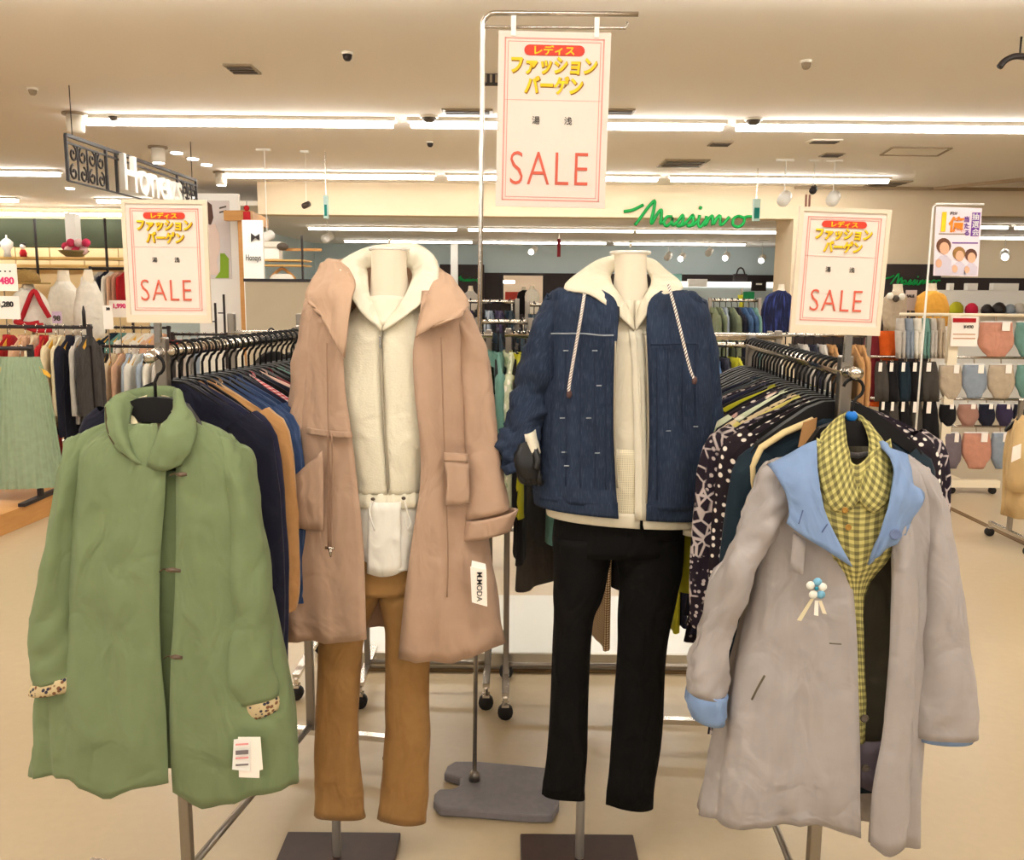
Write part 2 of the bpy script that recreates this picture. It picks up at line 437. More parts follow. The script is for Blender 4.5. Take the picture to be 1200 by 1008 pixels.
# low pale platform behind the mannequins with a metal edge
a, b = floor_at(392, 806), floor_at(1060, 812)
pf = struct('floor_platform', MB().box(a.x, b.x, 3.16, 3.80, .002, .066), noise_mat('platform_white', (226, 226, 218), (218, 218, 210), 4, .25, spec=.5))
MB().box(a.x - .01, b.x + .01, 3.145, 3.1599, .002, .068).put('edge_strip', plain('platform_edge', (190, 184, 170), .3, .8), pf)
MB().box(a.x - .01, b.x + .01, 3.13, 3.1449, .002, .010).put('floor_strip', GROUT, pf)
struct('ceiling', MB().box(-14, 14, -7, 12.2, HC, HC + .1).box(-14, -3.4, 12.2, 20, HC, HC + .1).box(3.72, 14, 12.2, 20, HC, HC + .1), CEIL)
struct('ceiling_back', MB().box(-4.8, 14, 12.3, 22, 2.5, 2.56), CEIL)
struct('wall_bulkhead', MB().box(-3.4, 3.72, 12.2, 12.5, 2.38, HC), WALLW)
bk = struct('wall_back', MB().box(-4.8, 8, 22, 22.2, 0, 2.5), WALLC)
MB().box(-1.75, 6.3, 21.9, 21.999, 0, 1.84).put('dark_panel', DARKW, bk)
MB().box(-1.75, -.7, 21.6, 21.899, 0, 2.02).put('dark_panel', DARKW, bk)
struct('wall_left', MB().box(-14, -13.8, -7, 17, 0, HC), CREAMW)
wl = struct('wall_far_left', MB().box(-14, -4.8, 16.6, 16.8, 0, HC), CREAMW)
MB().box(-13, -5.2, 16.5, 16.599, 2.12, 2.62).put('dark_green_panel', GREENW, wl)
for x in np.arange(-9.6, -5.3, .62):
    MB().box(x, x + .6, 16.45, 16.599, 1.72, 2.10).put('panel', CREAMW, wl)
struct('wall_side', MB().box(-4.95, -4.8, 12.3, 22, 0, 2.5), WALLC)
struct('wall_right', MB().box(13.8, 14, -7, 24, 0, HC), CREAMW)
struct('wall_bulkhead_right', MB().box(5.72, 14, 12.2, 12.4, 2.44, HC), WALLW)
pc = struct('wall_pillar', MB().box(3.72, 5.72, 12.2, 13.0, 0, HC), WALLW)
MB().box(3.78, 5.7, 12.12, 12.199, 0, 1.80).put('dark_panel', DARKW, pc)
br = struct('wall_far_right', MB().box(5.72, 14, 18, 18.2, 0, 2.5), WALLW)
MB().box(5.72, 14, 17.9, 17.999, 0, 1.74).put('dark_panel', DARKW, br)
struct('trim_ceiling', MB().bar((5.5, 12.2, HC - .02), (7.6, 8.6, HC - .02), .012, .02).bar((3.7, 12.15, 2.78), (9, 12.15, 2.78), .012, .02), plain('trim_tan', (170, 150, 124)))  # thin tan trim along the ceiling joints
struct('wall_divider', MB().box(-1.42, -1.26, 20.6, 20.76, 0, 2.5), WHITEP)
# wooden stage of the shop on the left
st = struct('floor_stage', MB().plate([floor_at(-140, 688) , floor_at(76, 597), floor_at(76, 597) + Vector((.1, 3.2, 0)), floor_at(-140, 688) + Vector((-2.2, 3.6, 0))], (0, 0, .12)), WOODM)

# ------------------------------------------------------------------ ceiling lights
TUBE = lamp_mat('tube_glow', LAMP_C, LAMP_E)
TUBEC = lamp_mat('tube_glow_cool', (1.0, .95, .86), 16.0)
HOUS = plain('lamp_housing', (235, 228, 214), 0.5)
def ceiling_light(x0, x1, Y, z, label, group, mat=TUBE, wd=.045):
    t = thing('ceiling_light', label, 'ceiling light', ((x0 + x1) / 2, Y, z - .07), 0, group)
    MB().box(x0 - .03, x1 + .03, Y - wd - .02, Y + wd + .02, z - .03, z).put('housing', HOUS, t)
    MB().box(x0, x1, Y - wd, Y + wd, z - .07, z - .03).put('tube', mat, t)
def xpx(p, y, Y): return at(p, y, Y).x
R1, R2, R3, R4 = 7.72, 11.2, 14.6, 18.0
for i, (a, b) in enumerate(((100, 460), (482, 846), (864, 1228))):
    ceiling_light(xpx(a, 147, R1), xpx(b, 152, R1), R1, HC, ['long white tube light at the left end of the nearest ceiling row, beside the speaker', 'long white tube light passing behind the tall sale sign, nearest ceiling row', 'long white tube light running off the picture, nearest ceiling row'][i], 'nearest row of tube lights')
for i, (a, b) in enumerate(((-175, 69), (265, 508), (525, 770), (787, 1040))):
    ceiling_light(xpx(a, 205, R2), xpx(b, 210, R2), R2, HC, ['white tube light cut by the picture edge, left of the iron shop sign', 'white tube light in the second ceiling row above the grey partition', 'white tube light in the second ceiling row crossing behind the tall sale sign', 'white tube light in the second ceiling row beside the white spotlights'][i], 'second row of tube lights')
for i, (a, b) in enumerate(((-170, 20), (115, 240))):
    ceiling_light(xpx(a, 240, R3), xpx(b, 240, R3), R3, HC, ['short end of a tube light at the picture edge, third ceiling row', 'tube light just left of the small sale sign top, third ceiling row'][i], 'third row of tube lights')
for i, (a, b) in enumerate(((-190, 76), (84, 150))):
    ceiling_light(xpx(a, 258, 16.2), xpx(b, 258, 16.2), 16.2, 2.72, ['tube light over the dark green wall, left of the white column', 'tube light over the dark green wall, right of the white column'][i], 'tube lights over the green wall')
for i, (a, b, y) in enumerate(((362, 535, 267), (549, 742, 269), (746, 930, 271))):
    ceiling_light(xpx(a, y, 16), xpx(b, y, 16), 16, 2.5, 'tube light in the front row inside the green lettered shop, %s from the left' % ORD[i], 'front tube lights in the far shop', TUBEC, .035)
for i, (a, b, y) in enumerate(((404, 553, 282), (565, 710, 283), (720, 873, 285))):
    ceiling_light(xpx(a, y, 20), xpx(b, y, 20), 20, 2.5, 'tube light in the rear row inside the green lettered shop, %s from the left' % ORD[i], 'rear tube lights in the far shop', TUBEC, .035)
for i, (a, b, Y) in enumerate(((1148, 1179, 14.4), (1189, 1250, 14.4), (1146, 1260, 17))):
    ceiling_light(xpx(a, 280, Y), xpx(b, 280, Y), Y, 2.5, ['short tube light right beside the hanging poster', 'tube light at the right picture edge above the white shelves', 'long tube light at the back, right of the hanging poster'][i], 'tube lights in the shop behind the poster', TUBEC, .035)
for j in range(4):
    for i in range(6):
        x0 = -8.4 + 2.8 * i; y = R1 - 3.43 * (j + 1)
        ceiling_light(x0, x0 + 2.64, y, HC, 'tube light on the ceiling overhead, outside the picture', 'tube lights overhead')
# small ceiling fittings
def ceil_y(px, py):   # distance at which a pixel of the main ceiling lies
    d = _f + _r * ((px - 600) / F) - _u * ((py - 504) / F); return (HC - CAM.z) / d.z * d.y
GREYP = plain('grey_plastic', (150, 134, 112), 0.5)
DKP = plain('dark_grey_plastic', (84, 74, 64), 0.5)
def vent(px, py, wx, wy, label, name='ceiling_vent', cat='vent', mat=GREYP):
    Y = ceil_y(px, py); p = at(px, py, Y); t = thing(name, label, cat, (p.x, p.y, HC - .02))
    MB().box(p.x - wx, p.x + wx, p.y - wy, p.y + wy, HC - .012, HC).put('frame', mat, t)
    for k in range(3):
        y = p.y + (k - 1) * wy * .5
        MB().box(p.x - wx * .86, p.x + wx * .86, y - wy * .1, y + wy * .1, HC - .02, HC - .012).put('slat', DKP, t)
vent(284, 80, .09, .12, 'small ceiling vent over the first tube light')
vent(548, 130, .2, .09, 'flat ceiling grille half hidden by the tall pole')
vent(725, 130, .12, .09, 'flat ceiling grille peeking out right of the tall sale sign')
vent(800, 191, .24, .3, 'olive ceiling grille above the green lettering')
vent(844, 168, .1, .12, 'small ceiling vent under the gap between tube lights')
vent(966, 165, .14, .1, 'small lit ceiling panel above the spotlights', mat=HOUS)
vent(975, 181, .1, .12, 'small square vent between the ceiling rows')
vent(1040, 215, .2, .3, 'ceiling vent near the hanging poster')
def detector(px, py, r, label, mat=DKP):
    Y = ceil_y(px, py); p = at(px, py, Y); t = thing('smoke_detector', label, 'detector', (p.x, p.y, HC - .05))
    MB().lathe((p.x, p.y, HC - .05), [(r * .5, 0), (r * .85, .012), (r, .035)], 14).put('body', mat, t, True)
    MB().lathe((p.x, p.y, HC - .0149), [(r * 1.25, 0), (r * 1.25, .0149)], 14).put('base', HOUS, t, True)
detector(134, 135, .05, 'round smoke detector above the left end of the first tube')
detector(503, 136, .06, 'round smoke detector beside the tall pole')
detector(883, 139, .06, 'round smoke detector above the gap between tubes on the right')
detector(407, 61, .03, 'small dark sprinkler head high on the ceiling', BLACKI)
detector(504, 166, .03, 'small sprinkler head under the tube light gap', BLACKI)
detector(38, 103, .03, 'pale sprinkler head at the upper left', GREYP)
detector(945, 71, .03, 'pale sprinkler head on the bare ceiling at upper right', GREYP)
# dark air grille behind the tall sign
Y = ceil_y(576, 88); p = at(576, 88, Y); t = thing('air_grille', 'dark slotted air outlet on the ceiling beside the tall sale sign', 'vent', (p.x, p.y, HC - .06))
MB().box(p.x - .05, p.x + .1, p.y - .04, p.y + .04, HC - .06, HC).put('body', BLACKI, t)
for k in range(4): MB().box(p.x - .045 + .035 * k, p.x - .03 + .035 * k, p.y - .045, p.y - .0401, HC - .055, HC - .005).put('slat', GREYP, t)
# box speakers
for i, (px, py, s, lab) in enumerate(((88, 137, 1.0, 'beige box speaker on the ceiling at the end of the first tube'), (185, 172, .95, 'beige cylinder downlight above the iron shop sign'), (259, 204, .95, 'beige cylinder downlight at the end of the second tube row'))):
    Y = ceil_y(px, py) ; Y = [7.6, 9.3, 11.2][i]; p = at(px, py, Y)
    t = thing('ceiling_speaker' if i == 0 else 'downlight', lab, 'speaker' if i == 0 else 'downlight', (p.x, p.y, HC - .16))
    MB().lathe((p.x, p.y, HC - .16), [(.062 * s, 0), (.07 * s, .02), (.07 * s, .16)], 12).put('body', HOUS, t, True)
    MB().lathe((p.x, p.y, HC - .02), [(.1 * s, 0), (.1 * s, .019)], 12).put('flange', GREYP, t, True)
    if i: MB().lathe((p.x, p.y, HC - .168), [(.055, 0), (.055, .0079)], 12).put('lamp', lamp_mat('down_glow', LAMP_C, SPOT_E), t, True)
for i, (px, py) in enumerate(((207, 178), (226, 185), (242, 192), (82, 220), (175, 227))):
    Y = ceil_y(px, py); p = at(px, py, Y); t = thing('recessed_downlight', ['round recessed downlight, nearest of three beside the iron sign', 'round recessed downlight, middle of three beside the iron sign', 'round recessed downlight, farthest of three beside the iron sign', 'round recessed downlight below the iron sign at far left', 'round recessed downlight under the white letters of the iron sign'][i], 'downlight', (p.x, p.y, HC - .02))
    MB().lathe((p.x, p.y, HC - .02), [(.06, 0), (.06, .012)], 12).put('lamp', lamp_mat('down_glow', LAMP_C, SPOT_E), t, True)
    MB().lathe((p.x, p.y, HC - .008), [(.08, 0), (.08, .0079)], 12).put('rim', HOUS, t, True)
# ceiling access hatch outline
pts = [at(1046, 172, ceil_y(1046, 172)), at(1115, 173, ceil_y(1115, 173)), at(1098, 182, ceil_y(1098, 182)), at(1032, 181, ceil_y(1032, 181))]
t = thing('ceiling_hatch', 'outlined access hatch in the ceiling near the upper right tube', 'hatch', (pts[0].x, pts[0].y, HC - .01))
MB().plate([Vector((q.x, q.y, HC - .004)) for q in pts], (0, 0, .0039)).put('panel', CEIL, t)
for i in range(4): MB().bar(Vector((pts[i].x, pts[i].y, HC - .006)), Vector((pts[(i + 1) % 4].x, pts[(i + 1) % 4].y, HC - .006)), .012, .006).put('frame', GREYP, t)
# dark plume hanging at the upper right
p = at(1190, 72, 5.2)
t = thing('dark_plume', 'dark curved fitting hanging from the ceiling at the upper right edge', 'fitting', p)
cord('shade', [at(1171, 79, 5.2), at(1178, 71, 5.2), at(1190, 66, 5.2), at(1206, 68, 5.2), at(1216, 78, 5.2)], 0.018, BLACKI, t)
cord('rod', [at(1195, 66, 5.2), Vector((at(1195, 66, 5.2).x, 5.2, HC))], .006, BLACKI, t)
# green script lettering over the far shop
GREENL = plain('green_letter', (0, 150, 66), 0.4)
MASSIMO = [[(731, 248), (742, 246), (754, 240)], [(744, 264), (750, 256), (758, 245), (767, 235), (766, 246), (763, 258), (764, 262), (770, 251), (775, 246), (775, 254), (774, 262), (780, 257)],
           [(788, 254), (782, 254), (778, 260), (781, 265), (787, 260), (788, 255), (788, 264), (794, 260)], [(794, 260), (800, 252), (800, 259), (797, 265), (793, 264), (800, 264), (806, 259)],
           [(806, 259), (812, 252), (812, 259), (809, 265), (805, 264), (812, 264), (819, 257)], [(820, 252), (818, 262), (821, 266), (827, 258)], [(820, 245), (822, 242)],
           [(828, 253), (826, 265), (831, 256), (835, 253), (835, 264), (840, 256), (844, 253), (844, 263), (848, 262), (855, 254)],
           [(866, 253), (860, 256), (859, 263), (865, 266), (871, 262), (872, 256), (866, 253)], [(871, 256), (876, 254), (883, 254)]]
def script_sign(name, label, cx, cy, s, Y, r, back=None):
    """the cursive shop name as bent strokes standing off a wall at distance Y"""
    base = at(cx, cy, Y); t = thing(name, label, 'sign', base)
    for stroke in MASSIMO:
        cord('letter_stroke', [at(cx + (x - 807) * s, cy + (y - 252) * s, Y) for x, y in stroke], r, GREENL, t, 5, 4)
    return t
script_sign('shop_sign', 'large green cursive shop name Massimo on the bulkhead', 807, 252, 1.0, 12.18, .022)
script_sign('shop_sign', 'small green cursive Massimo on the dark pillar beside the orange top', 1070, 328, .42, 12.11, .011)
script_sign('shop_sign', 'tiny green cursive Massimo on the dark far panel behind the pink coat', 548, 327, .2, 21.59, .012)

# ================================================================== the dressed mannequins
SKIN = plain('mannequin_cream', (228, 216, 194), 0.45, 0, 0.4)
CAPM = plain('mannequin_cap', (232, 226, 214), 0.15, 0.3, 0.6)
BASEM = noise_mat('base_dark', (70, 52, 44), (52, 40, 36), 30, 0.35)
HANDM = plain('black_hand', (20, 18, 18), 0.4, 0, 0.4)
YM = 2.02
DS = 0.64
def mannequin(label, rx, cap, neckst, bust, hand=None):
    b = floor_at(rx, 1010); b.y = YM; b.x = at(rx, 1004, YM).x
    t = thing('mannequin', label, 'mannequin', (b.x, YM, 0))
    MB().box(b.x - .145, b.x + .145, YM - DS * .15, YM + DS * .15, 0.002, .016).put('base_plate', BASEM, t, bevel=.003)
    MB().tube([(b.x, YM, .016), (b.x, YM, .80)], .011, 10).put('support_rod', plain('satin_rod', (214, 208, 198), .35, .5), t, True)
    body('torso', neckst + bust, SKIN, t, n=16, nu=2, nv=4, thick=0.0)
    c = at(*cap, YM); r = .046
    MB().lathe((c.x, YM + DS * .005, c.z - .006), [(r * .9, -.004), (r, -.002), (r, .002), (r * .9, .004), (.001, .005)], 24, 1, .9).put('neck_cap', CAPM, t, True)
    MB().lathe((c.x, YM + DS * .005, c.z + .006), [(.003, 0), (.003, .012)], 8).put('cap_pin', CHROME, t, True)
    return t
m1 = mannequin('headless cream mannequin inside the pink coat and white hooded top', 395, (456, 289),
    [(435, 291, 477, 291, YM, .058), (435, 320, 477, 320, YM, .058), (430, 350, 484, 350, YM, .056)],
    [(405, 372, 508, 372, YM, .065), (385, 395, 525, 395, YM, .08), (398, 470, 512, 470, YM, .10), (418, 560, 496, 560, YM, .08), (398, 660, 506, 660, YM, .095)])
m2 = mannequin('headless cream mannequin inside the denim jacket', 679, (739, 293),
    [(720, 295, 758, 295, YM, .056), (720, 325, 758, 325, YM, .056), (714, 350, 764, 350, YM, .054)],
    [(690, 372, 792, 372, YM, .065), (672, 395, 806, 395, YM, .08), (680, 470, 800, 470, YM, .1), (692, 545, 790, 545, YM, .08), (672, 640, 800, 640, YM, .095)])

# ---------------------------------------------------------------- tan and black trousers
def trousers(name, label, mat, waist, legs, seed):
    Lb = at(legs[0][-1][0], legs[0][-1][1], YM)
    t = thing(name, label, 'trousers', ((at(waist[0][0], 700, YM).x + at(waist[0][2], 700, YM).x) / 2, YM, Lb.z))
    body('hips', waist, mat, t, n=16, nu=2, nv=3, thick=.002)
    for k, lg in enumerate(legs):
        def fl(u, v, k=k): return .006 * noise.noise(Vector((u * 5, v * 5, seed + k * 3))) + .004 * math.sin(v * 40 + u * 9) * max(0, v - .82) * 3
        body('leg', lg, mat, t, n=16, nu=2, nv=5, fold=fl, thick=.002)
    body('waistband', [waist[0], (waist[0][0] - 1, waist[0][1] + 9, waist[0][2] + 1, waist[0][3] + 9, YM, waist[0][5] + .004)], mat, t, n=16, nu=2, nv=2, thick=.005)
    return t
TAN = cloth('tan_cotton', (160, 122, 74), (146, 108, 62), 40)
trousers('tan_trousers', 'tan brown trousers on the mannequin in the pink coat', TAN,
    [(408, 575, 497, 575, YM, .085), (392, 625, 505, 625, YM, .10), (384, 672, 508, 672, YM, .105), (382, 690, 508, 690, YM, .1)],
    [[(380, 690, 450, 690, YM, .09), (376, 740, 428, 740, YM, .078), (372, 800, 421, 800, YM, .068), (370, 850, 420, 850, YM, .062), (369, 910, 423, 910, YM, .05), (369, 956, 428, 957, YM, .03)],
     [(444, 690, 508, 690, YM, .09), (452, 740, 504, 740, YM, .078), (452, 800, 502, 800, YM, .068), (452, 850, 503, 850, YM, .062), (448, 910, 502, 910, YM, .05), (443, 960, 498, 963, YM, .03)]], 3)
BLACKC = cloth('black_stretch', (18, 16, 15), (12, 10, 10), 40, sheen=0.0)
trousers('black_trousers', 'slim black trousers on the mannequin in the denim jacket', BLACKC,
    [(668, 545, 794, 545, YM, .09), (654, 590, 800, 590, YM, .105), (648, 622, 800, 622, YM, .112), (648, 646, 800, 646, YM, .108)],
    [[(648, 626, 720, 626, YM, .1), (649, 664, 712, 664, YM, .092), (649, 700, 703, 702, YM, .086), (649, 722, 696, 725, YM, .08), (647, 773, 692, 773, YM, .064), (644, 860, 689, 860, YM, .05), (636, 931, 684, 936, YM, .03)],
     [(718, 626, 800, 626, YM, .1), (724, 664, 798, 664, YM, .094), (725, 690, 796, 690, YM, .09), (725, 722, 788, 722, YM, .08), (723, 773, 780, 773, YM, .068), (717, 860, 775, 860, YM, .05), (711, 943, 766, 946, YM, .03)]], 8)

# ---------------------------------------------------------------- white hooded zip top under the pink coat
CREAM = cloth('cream_knit', (230, 223, 202), (216, 208, 184), 260, bump=0.8, weave=260)
CREAMS = cloth('cream_smooth', (232, 225, 206), (224, 216, 194), 30)
WHITES = cloth('white_jersey', (234, 230, 220), (226, 221, 210), 30)
ZIPM = plain('zip_grey', (170, 160, 140), 0.4, 0.4)
t = thing('hooded_top', 'cream hooded zip top with frilled waist and drawstrings under the pink coat', 'hooded top', (at(450, 670, YM).x, YM, at(450, 676, YM).z))
body('body', [(426, 352, 492, 352, YM, .058, 447, 449), (398, 385, 520, 385, YM, .085, 447, 449), (390, 415, 528, 415, YM, .10, 446, 448), (394, 480, 520, 480, YM, .115, 448, 450), (408, 540, 506, 540, YM, .115, 452, 454), (410, 572, 502, 572, YM, .115, 454, 455.5)], CREAM, t, n=24, nu=2, nv=5, fold=crease_fn(.003, 5), thick=.004)
body('frill', [(411, 570, 502, 570, YM, .112), (406, 580, 506, 580, YM, .124), (408, 587, 505, 588, YM, .12)], CREAM, t, n=24, nu=4, nv=4, fold=lambda u, v: .003 * math.sin(u * 150) * (1 - abs(v - .5)), thick=.003)
body('tunic_hem', [(410, 584, 502, 584, YM, .11), (409, 620, 502, 620, YM, .122), (410, 645, 500, 645, YM, .126), (411, 658, 498, 658, YM, .126)], WHITES, t, n=20, nu=3, nv=4, fold=fold_fn(.012, 8, 3), thick=.002)
# front tail of the tunic, hanging lower
patch('tunic_front', [[(432, 588, YM - DS * .118), (444, 589, YM - DS * .128), (458, 589, YM - DS * .128), (470, 588, YM - DS * .118)], [(431, 630, YM - DS * .118), (444, 631, YM - DS * .13), (459, 630, YM - DS * .13), (470, 628, YM - DS * .12)], [(430, 672, YM - DS * .116), (444, 676, YM - DS * .128), (459, 675, YM - DS * .128), (470, 670, YM - DS * .118)]], WHITES, t, fold=crease_fn(.002, 3))
cord('zip', [at(447, 386, YM - DS * .096), at(446, 410, YM - DS * .108), at(449, 480, YM - DS * .122), at(453, 540, YM - DS * .122), at(455, 574, YM - DS * .122)], .0028, ZIPM, t)
MB().plate([at(444, 394, YM - DS * .112), at(447, 394, YM - DS * .112), at(447, 408, YM - DS * .114), at(444, 408, YM - DS * .114)], (0, .002, 0)).put('zip_pull', CHROME, t)
cord('drawstring', [at(437, 585, YM - DS * .126), at(433, 600, YM - DS * .135), at(439, 622, YM - DS * .135)], .0016, WHITES, t)
cord('drawstring', [at(473, 584, YM - DS * .126), at(479, 605, YM - DS * .135), at(481, 614, YM - DS * .135), at(477, 619, YM - DS * .135), at(474, 606, YM - DS * .135)], .0016, WHITES, t)
for x, y in ((437, 585), (473, 584)): MB().ball(at(x, y, YM - DS * .127), .005, .003, .004).put('eyelet', DKP, t, True)
# the hood standing open round the neck
patch('hood', [[(447, 388, YM - DS * .10), (420, 362, YM - DS * .105), (400, 322, YM - DS * .055), (399, 307, YM + DS * .03), (424, 292, YM + DS * .10), (456, 287, YM + DS * .125), (488, 288, YM + DS * .10), (512, 306, YM + DS * .03), (509, 340, YM - DS * .06), (474, 372, YM - DS * .105), (449, 388, YM - DS * .10)],
    [(447, 380, YM - DS * .096), (428, 352, YM - DS * .085), (418, 318, YM - DS * .04), (418, 304, YM + DS * .03), (432, 294, YM + DS * .075), (456, 291, YM + DS * .09), (482, 292, YM + DS * .075), (498, 306, YM + DS * .03), (494, 330, YM - DS * .05), (470, 362, YM - DS * .09), (449, 380, YM - DS * .096)],
    [(446, 378, YM - DS * .08), (433, 350, YM - DS * .06), (430, 325, YM - DS * .02), (430, 315, YM + DS * .03), (440, 312, YM + DS * .05), (456, 312, YM + DS * .055), (474, 312, YM + DS * .05), (482, 318, YM + DS * .03), (482, 330, YM - DS * .03), (468, 360, YM - DS * .07), (450, 378, YM - DS * .08)]], CREAMS, t, nu=4, nv=4, fold=crease_fn(.004, 2, 6, 3), thick=.005)
patch('neck_facing', [[(430, 348, YM - DS * .058), (450, 346, YM - DS * .07), (476, 348, YM - DS * .058)], [(436, 364, YM - DS * .07), (449, 364, YM - DS * .08), (466, 364, YM - DS * .07)], [(445, 382, YM - DS * .09), (448, 383, YM - DS * .092), (451, 382, YM - DS * .09)]], CREAMS, t)

# ---------------------------------------------------------------- pink coat
PINK = cloth('pink_beige_cotton', (184, 154, 131), (172, 142, 120), 22)
PINKI = cloth('pink_beige_inside', (158, 126, 104), (148, 116, 94), 22)
t = thing('pink_coat', 'long pinkish beige hooded coat worn open on the mannequin', 'coat', (at(460, 760, YM).x, YM, at(460, 775, YM).z))
def coatfold(u, v):
    return drape_fn(.030, 12, 2.3, 1.2, .7, .2, .6)(u, v)
body('body', [(380, 338, 530, 342, YM, .085, 415, 494), (362, 360, 545, 366, YM, .115, 407, 492), (356, 405, 548, 410, YM, .130, 402, 484), (356, 455, 550, 458, YM, .135, 405, 486), (354, 500, 552, 503, YM, .135, 412, 491), (348, 550, 556, 552, YM, .135, 418, 493), (340, 600, 564, 602, YM, .140, 424, 486), (335, 650, 572, 655, YM, .145, 427, 478), (335, 700, 580, 705, YM, .15, 428, 472), (338, 748, 587, 757, YM, .145, 430, 466)], PINK, t, n=30, hem=[(336, 750), (378, 750), (386, 758), (429, 748), (466, 776), (492, 777), (530, 776), (588, 755)], nu=3, nv=4, sq=2.4, fold=coatfold, thick=.004)
body('sleeve', [(360, 352, 398, 345, YM, .05), (354, 385, 388, 392, YM - DS * .01, .058), (344, 437, 376, 445, YM - DS * .02, .055), (334, 500, 366, 508, YM - DS * .03, .052), (327, 545, 358, 556, YM - DS * .05, .05), (334, 580, 366, 584, YM - DS * .06, .045), (346, 606, 370, 604, YM - DS * .05, .03)], PINK, t, n=16, nu=2, nv=5, fold=wrinkle_fn(.010, 4, 3, 10), thick=.004)
body('sleeve', [(508, 350, 543, 358, YM, .05), (536, 385, 562, 395, YM - DS * .01, .058), (540, 420, 571, 416, YM - DS * .02, .056), (545, 478, 580, 478, YM - DS * .03, .054), (549, 523, 585, 522, YM - DS * .04, .052), (550, 565, 590, 566, YM - DS * .05, .05), (547, 607, 595, 596, YM - DS * .06, .05)], PINK, t, n=16, nu=2, nv=5, fold=wrinkle_fn(.009, 14, 5, 4), thick=.004)
body('cuff', [(546, 609, 606, 597, YM - DS * .06, .06), (544, 620, 602, 608, YM - DS * .06, .06), (542, 632, 598, 620, YM - DS * .06, .056)], PINK, t, n=16, nu=2, nv=3, thick=.006)
# hood lying open on both shoulders
PINKL = cloth('pink_beige_hood', (196, 165, 140), (188, 156, 131), 22)
patch('hood_flap', [[(376, 309, YM + DS * .06), (386, 304, YM + DS * .05), (398, 306, YM + DS * .02), (408, 314, YM - DS * .04)], [(366, 328, YM + DS * .03), (384, 322, YM - DS * .01), (402, 322, YM - DS * .05), (416, 332, YM - DS * .09)], [(358, 348, YM - DS * .02), (376, 346, YM - DS * .08), (394, 344, YM - DS * .12), (412, 350, YM - DS * .14)], [(364, 358, YM - DS * .06), (380, 372, YM - DS * .12), (394, 378, YM - DS * .15), (408, 382, YM - DS * .155)], [(378, 366, YM - DS * .11), (386, 388, YM - DS * .145), (394, 404, YM - DS * .155), (404, 420, YM - DS * .155)]], PINKL, t, fold=crease_fn(.006, 3, 3, 3), thick=.006)
patch('hood_flap', [[(500, 312, YM + DS * .06), (516, 318, YM + DS * .04), (530, 326, YM + DS * .02), (546, 346, YM - DS * .01)], [(500, 335, YM - DS * .03), (514, 334, YM - DS * .06), (532, 342, YM - DS * .06), (549, 356, YM - DS * .05)], [(496, 362, YM - DS * .11), (512, 358, YM - DS * .13), (530, 358, YM - DS * .125), (546, 364, YM - DS * .10)], [(490, 384, YM - DS * .15), (506, 379, YM - DS * .16), (524, 373, YM - DS * .155), (543, 367, YM - DS * .13)], [(487, 396, YM - DS * .152), (502, 386, YM - DS * .162), (522, 378, YM - DS * .16), (542, 370, YM - DS * .135)]], PINKL, t, fold=crease_fn(.005, 8, 3, 3), thick=.006)
patch('hood_back', [[(376, 310, YM + DS * .06), (402, 303, YM + DS * .13), (456, 300, YM + DS * .155), (500, 305, YM + DS * .13), (520, 318, YM + DS * .06)], [(380, 338, YM + DS * .05), (405, 345, YM + DS * .13), (456, 350, YM + DS * .15), (505, 345, YM + DS * .13), (530, 345, YM + DS * .05)]], PINKL, t)
# seams, waist casing, pocket, cords
cord('seam', [at(383, 402, YM - DS * .142), at(384, 470, YM - DS * .150), at(385, 520, YM - DS * .150), at(386, 640, YM - DS * .157)], .0016, PINKI, t)
cord('seam', [at(517, 395, YM - DS * .14), at(519, 470, YM - DS * .145), at(521, 530, YM - DS * .142), at(525, 640, YM - DS * .148), at(524, 700, YM - DS * .152)], .0016, PINKI, t)
patch('waist_casing', [[(360, 501, YM - DS * .105), (386, 505, YM - DS * .146), (412, 506, YM - DS * .158)], [(360, 508, YM - DS * .105), (386, 512, YM - DS * .146), (413, 513, YM - DS * .158)]], PINK, t, fold=lambda u, v: .0025 * math.sin(u * 40), thick=.005)
patch('pocket_flap', [[(521, 530, YM - DS * .147), (534, 531, YM - DS * .135), (548, 532, YM - DS * .12)], [(521, 540, YM - DS * .149), (534, 541, YM - DS * .137), (548, 542, YM - DS * .122)]], PINK, t, thick=.006)
patch('pocket', [[(521, 541, YM - DS * .146), (534, 542, YM - DS * .136), (549, 543, YM - DS * .12)], [(524, 565, YM - DS * .152), (536, 566, YM - DS * .142), (550, 566, YM - DS * .125)], [(522, 592, YM - DS * .15), (536, 592, YM - DS * .14), (550, 590, YM - DS * .125)]], PINK, t, fold=crease_fn(.004, 6), thick=.004)
patch('pocket', [[(338, 566, YM - DS * .13), (356, 548, YM - DS * .16), (378, 528, YM - DS * .165)], [(338, 588, YM - DS * .13), (357, 582, YM - DS * .162), (379, 575, YM - DS * .168)], [(338, 618, YM - DS * .11), (358, 620, YM - DS * .15), (379, 622, YM - DS * .163)]], PINK, t, fold=crease_fn(.004, 16), thick=.004)
cord('waist_cord', [at(384, 508, YM - DS * .156), at(384, 560, YM - DS * .165), at(384.5, 642, YM - DS * .168)], .0016, PINKI, t)
cord('waist_cord', [at(389, 508, YM - DS * .158), at(389.5, 560, YM - DS * .166), at(388, 642, YM - DS * .17)], .0016, PINKI, t)
MB().tube([at(381, 642, YM - DS * .172), at(392, 643, YM - DS * .172)], .0035, 8).tube([at(387, 644, YM - DS * .172), at(387.5, 653, YM - DS * .172)], [.005, .0015], 8).put('cord_toggle', CHROME, t, True)
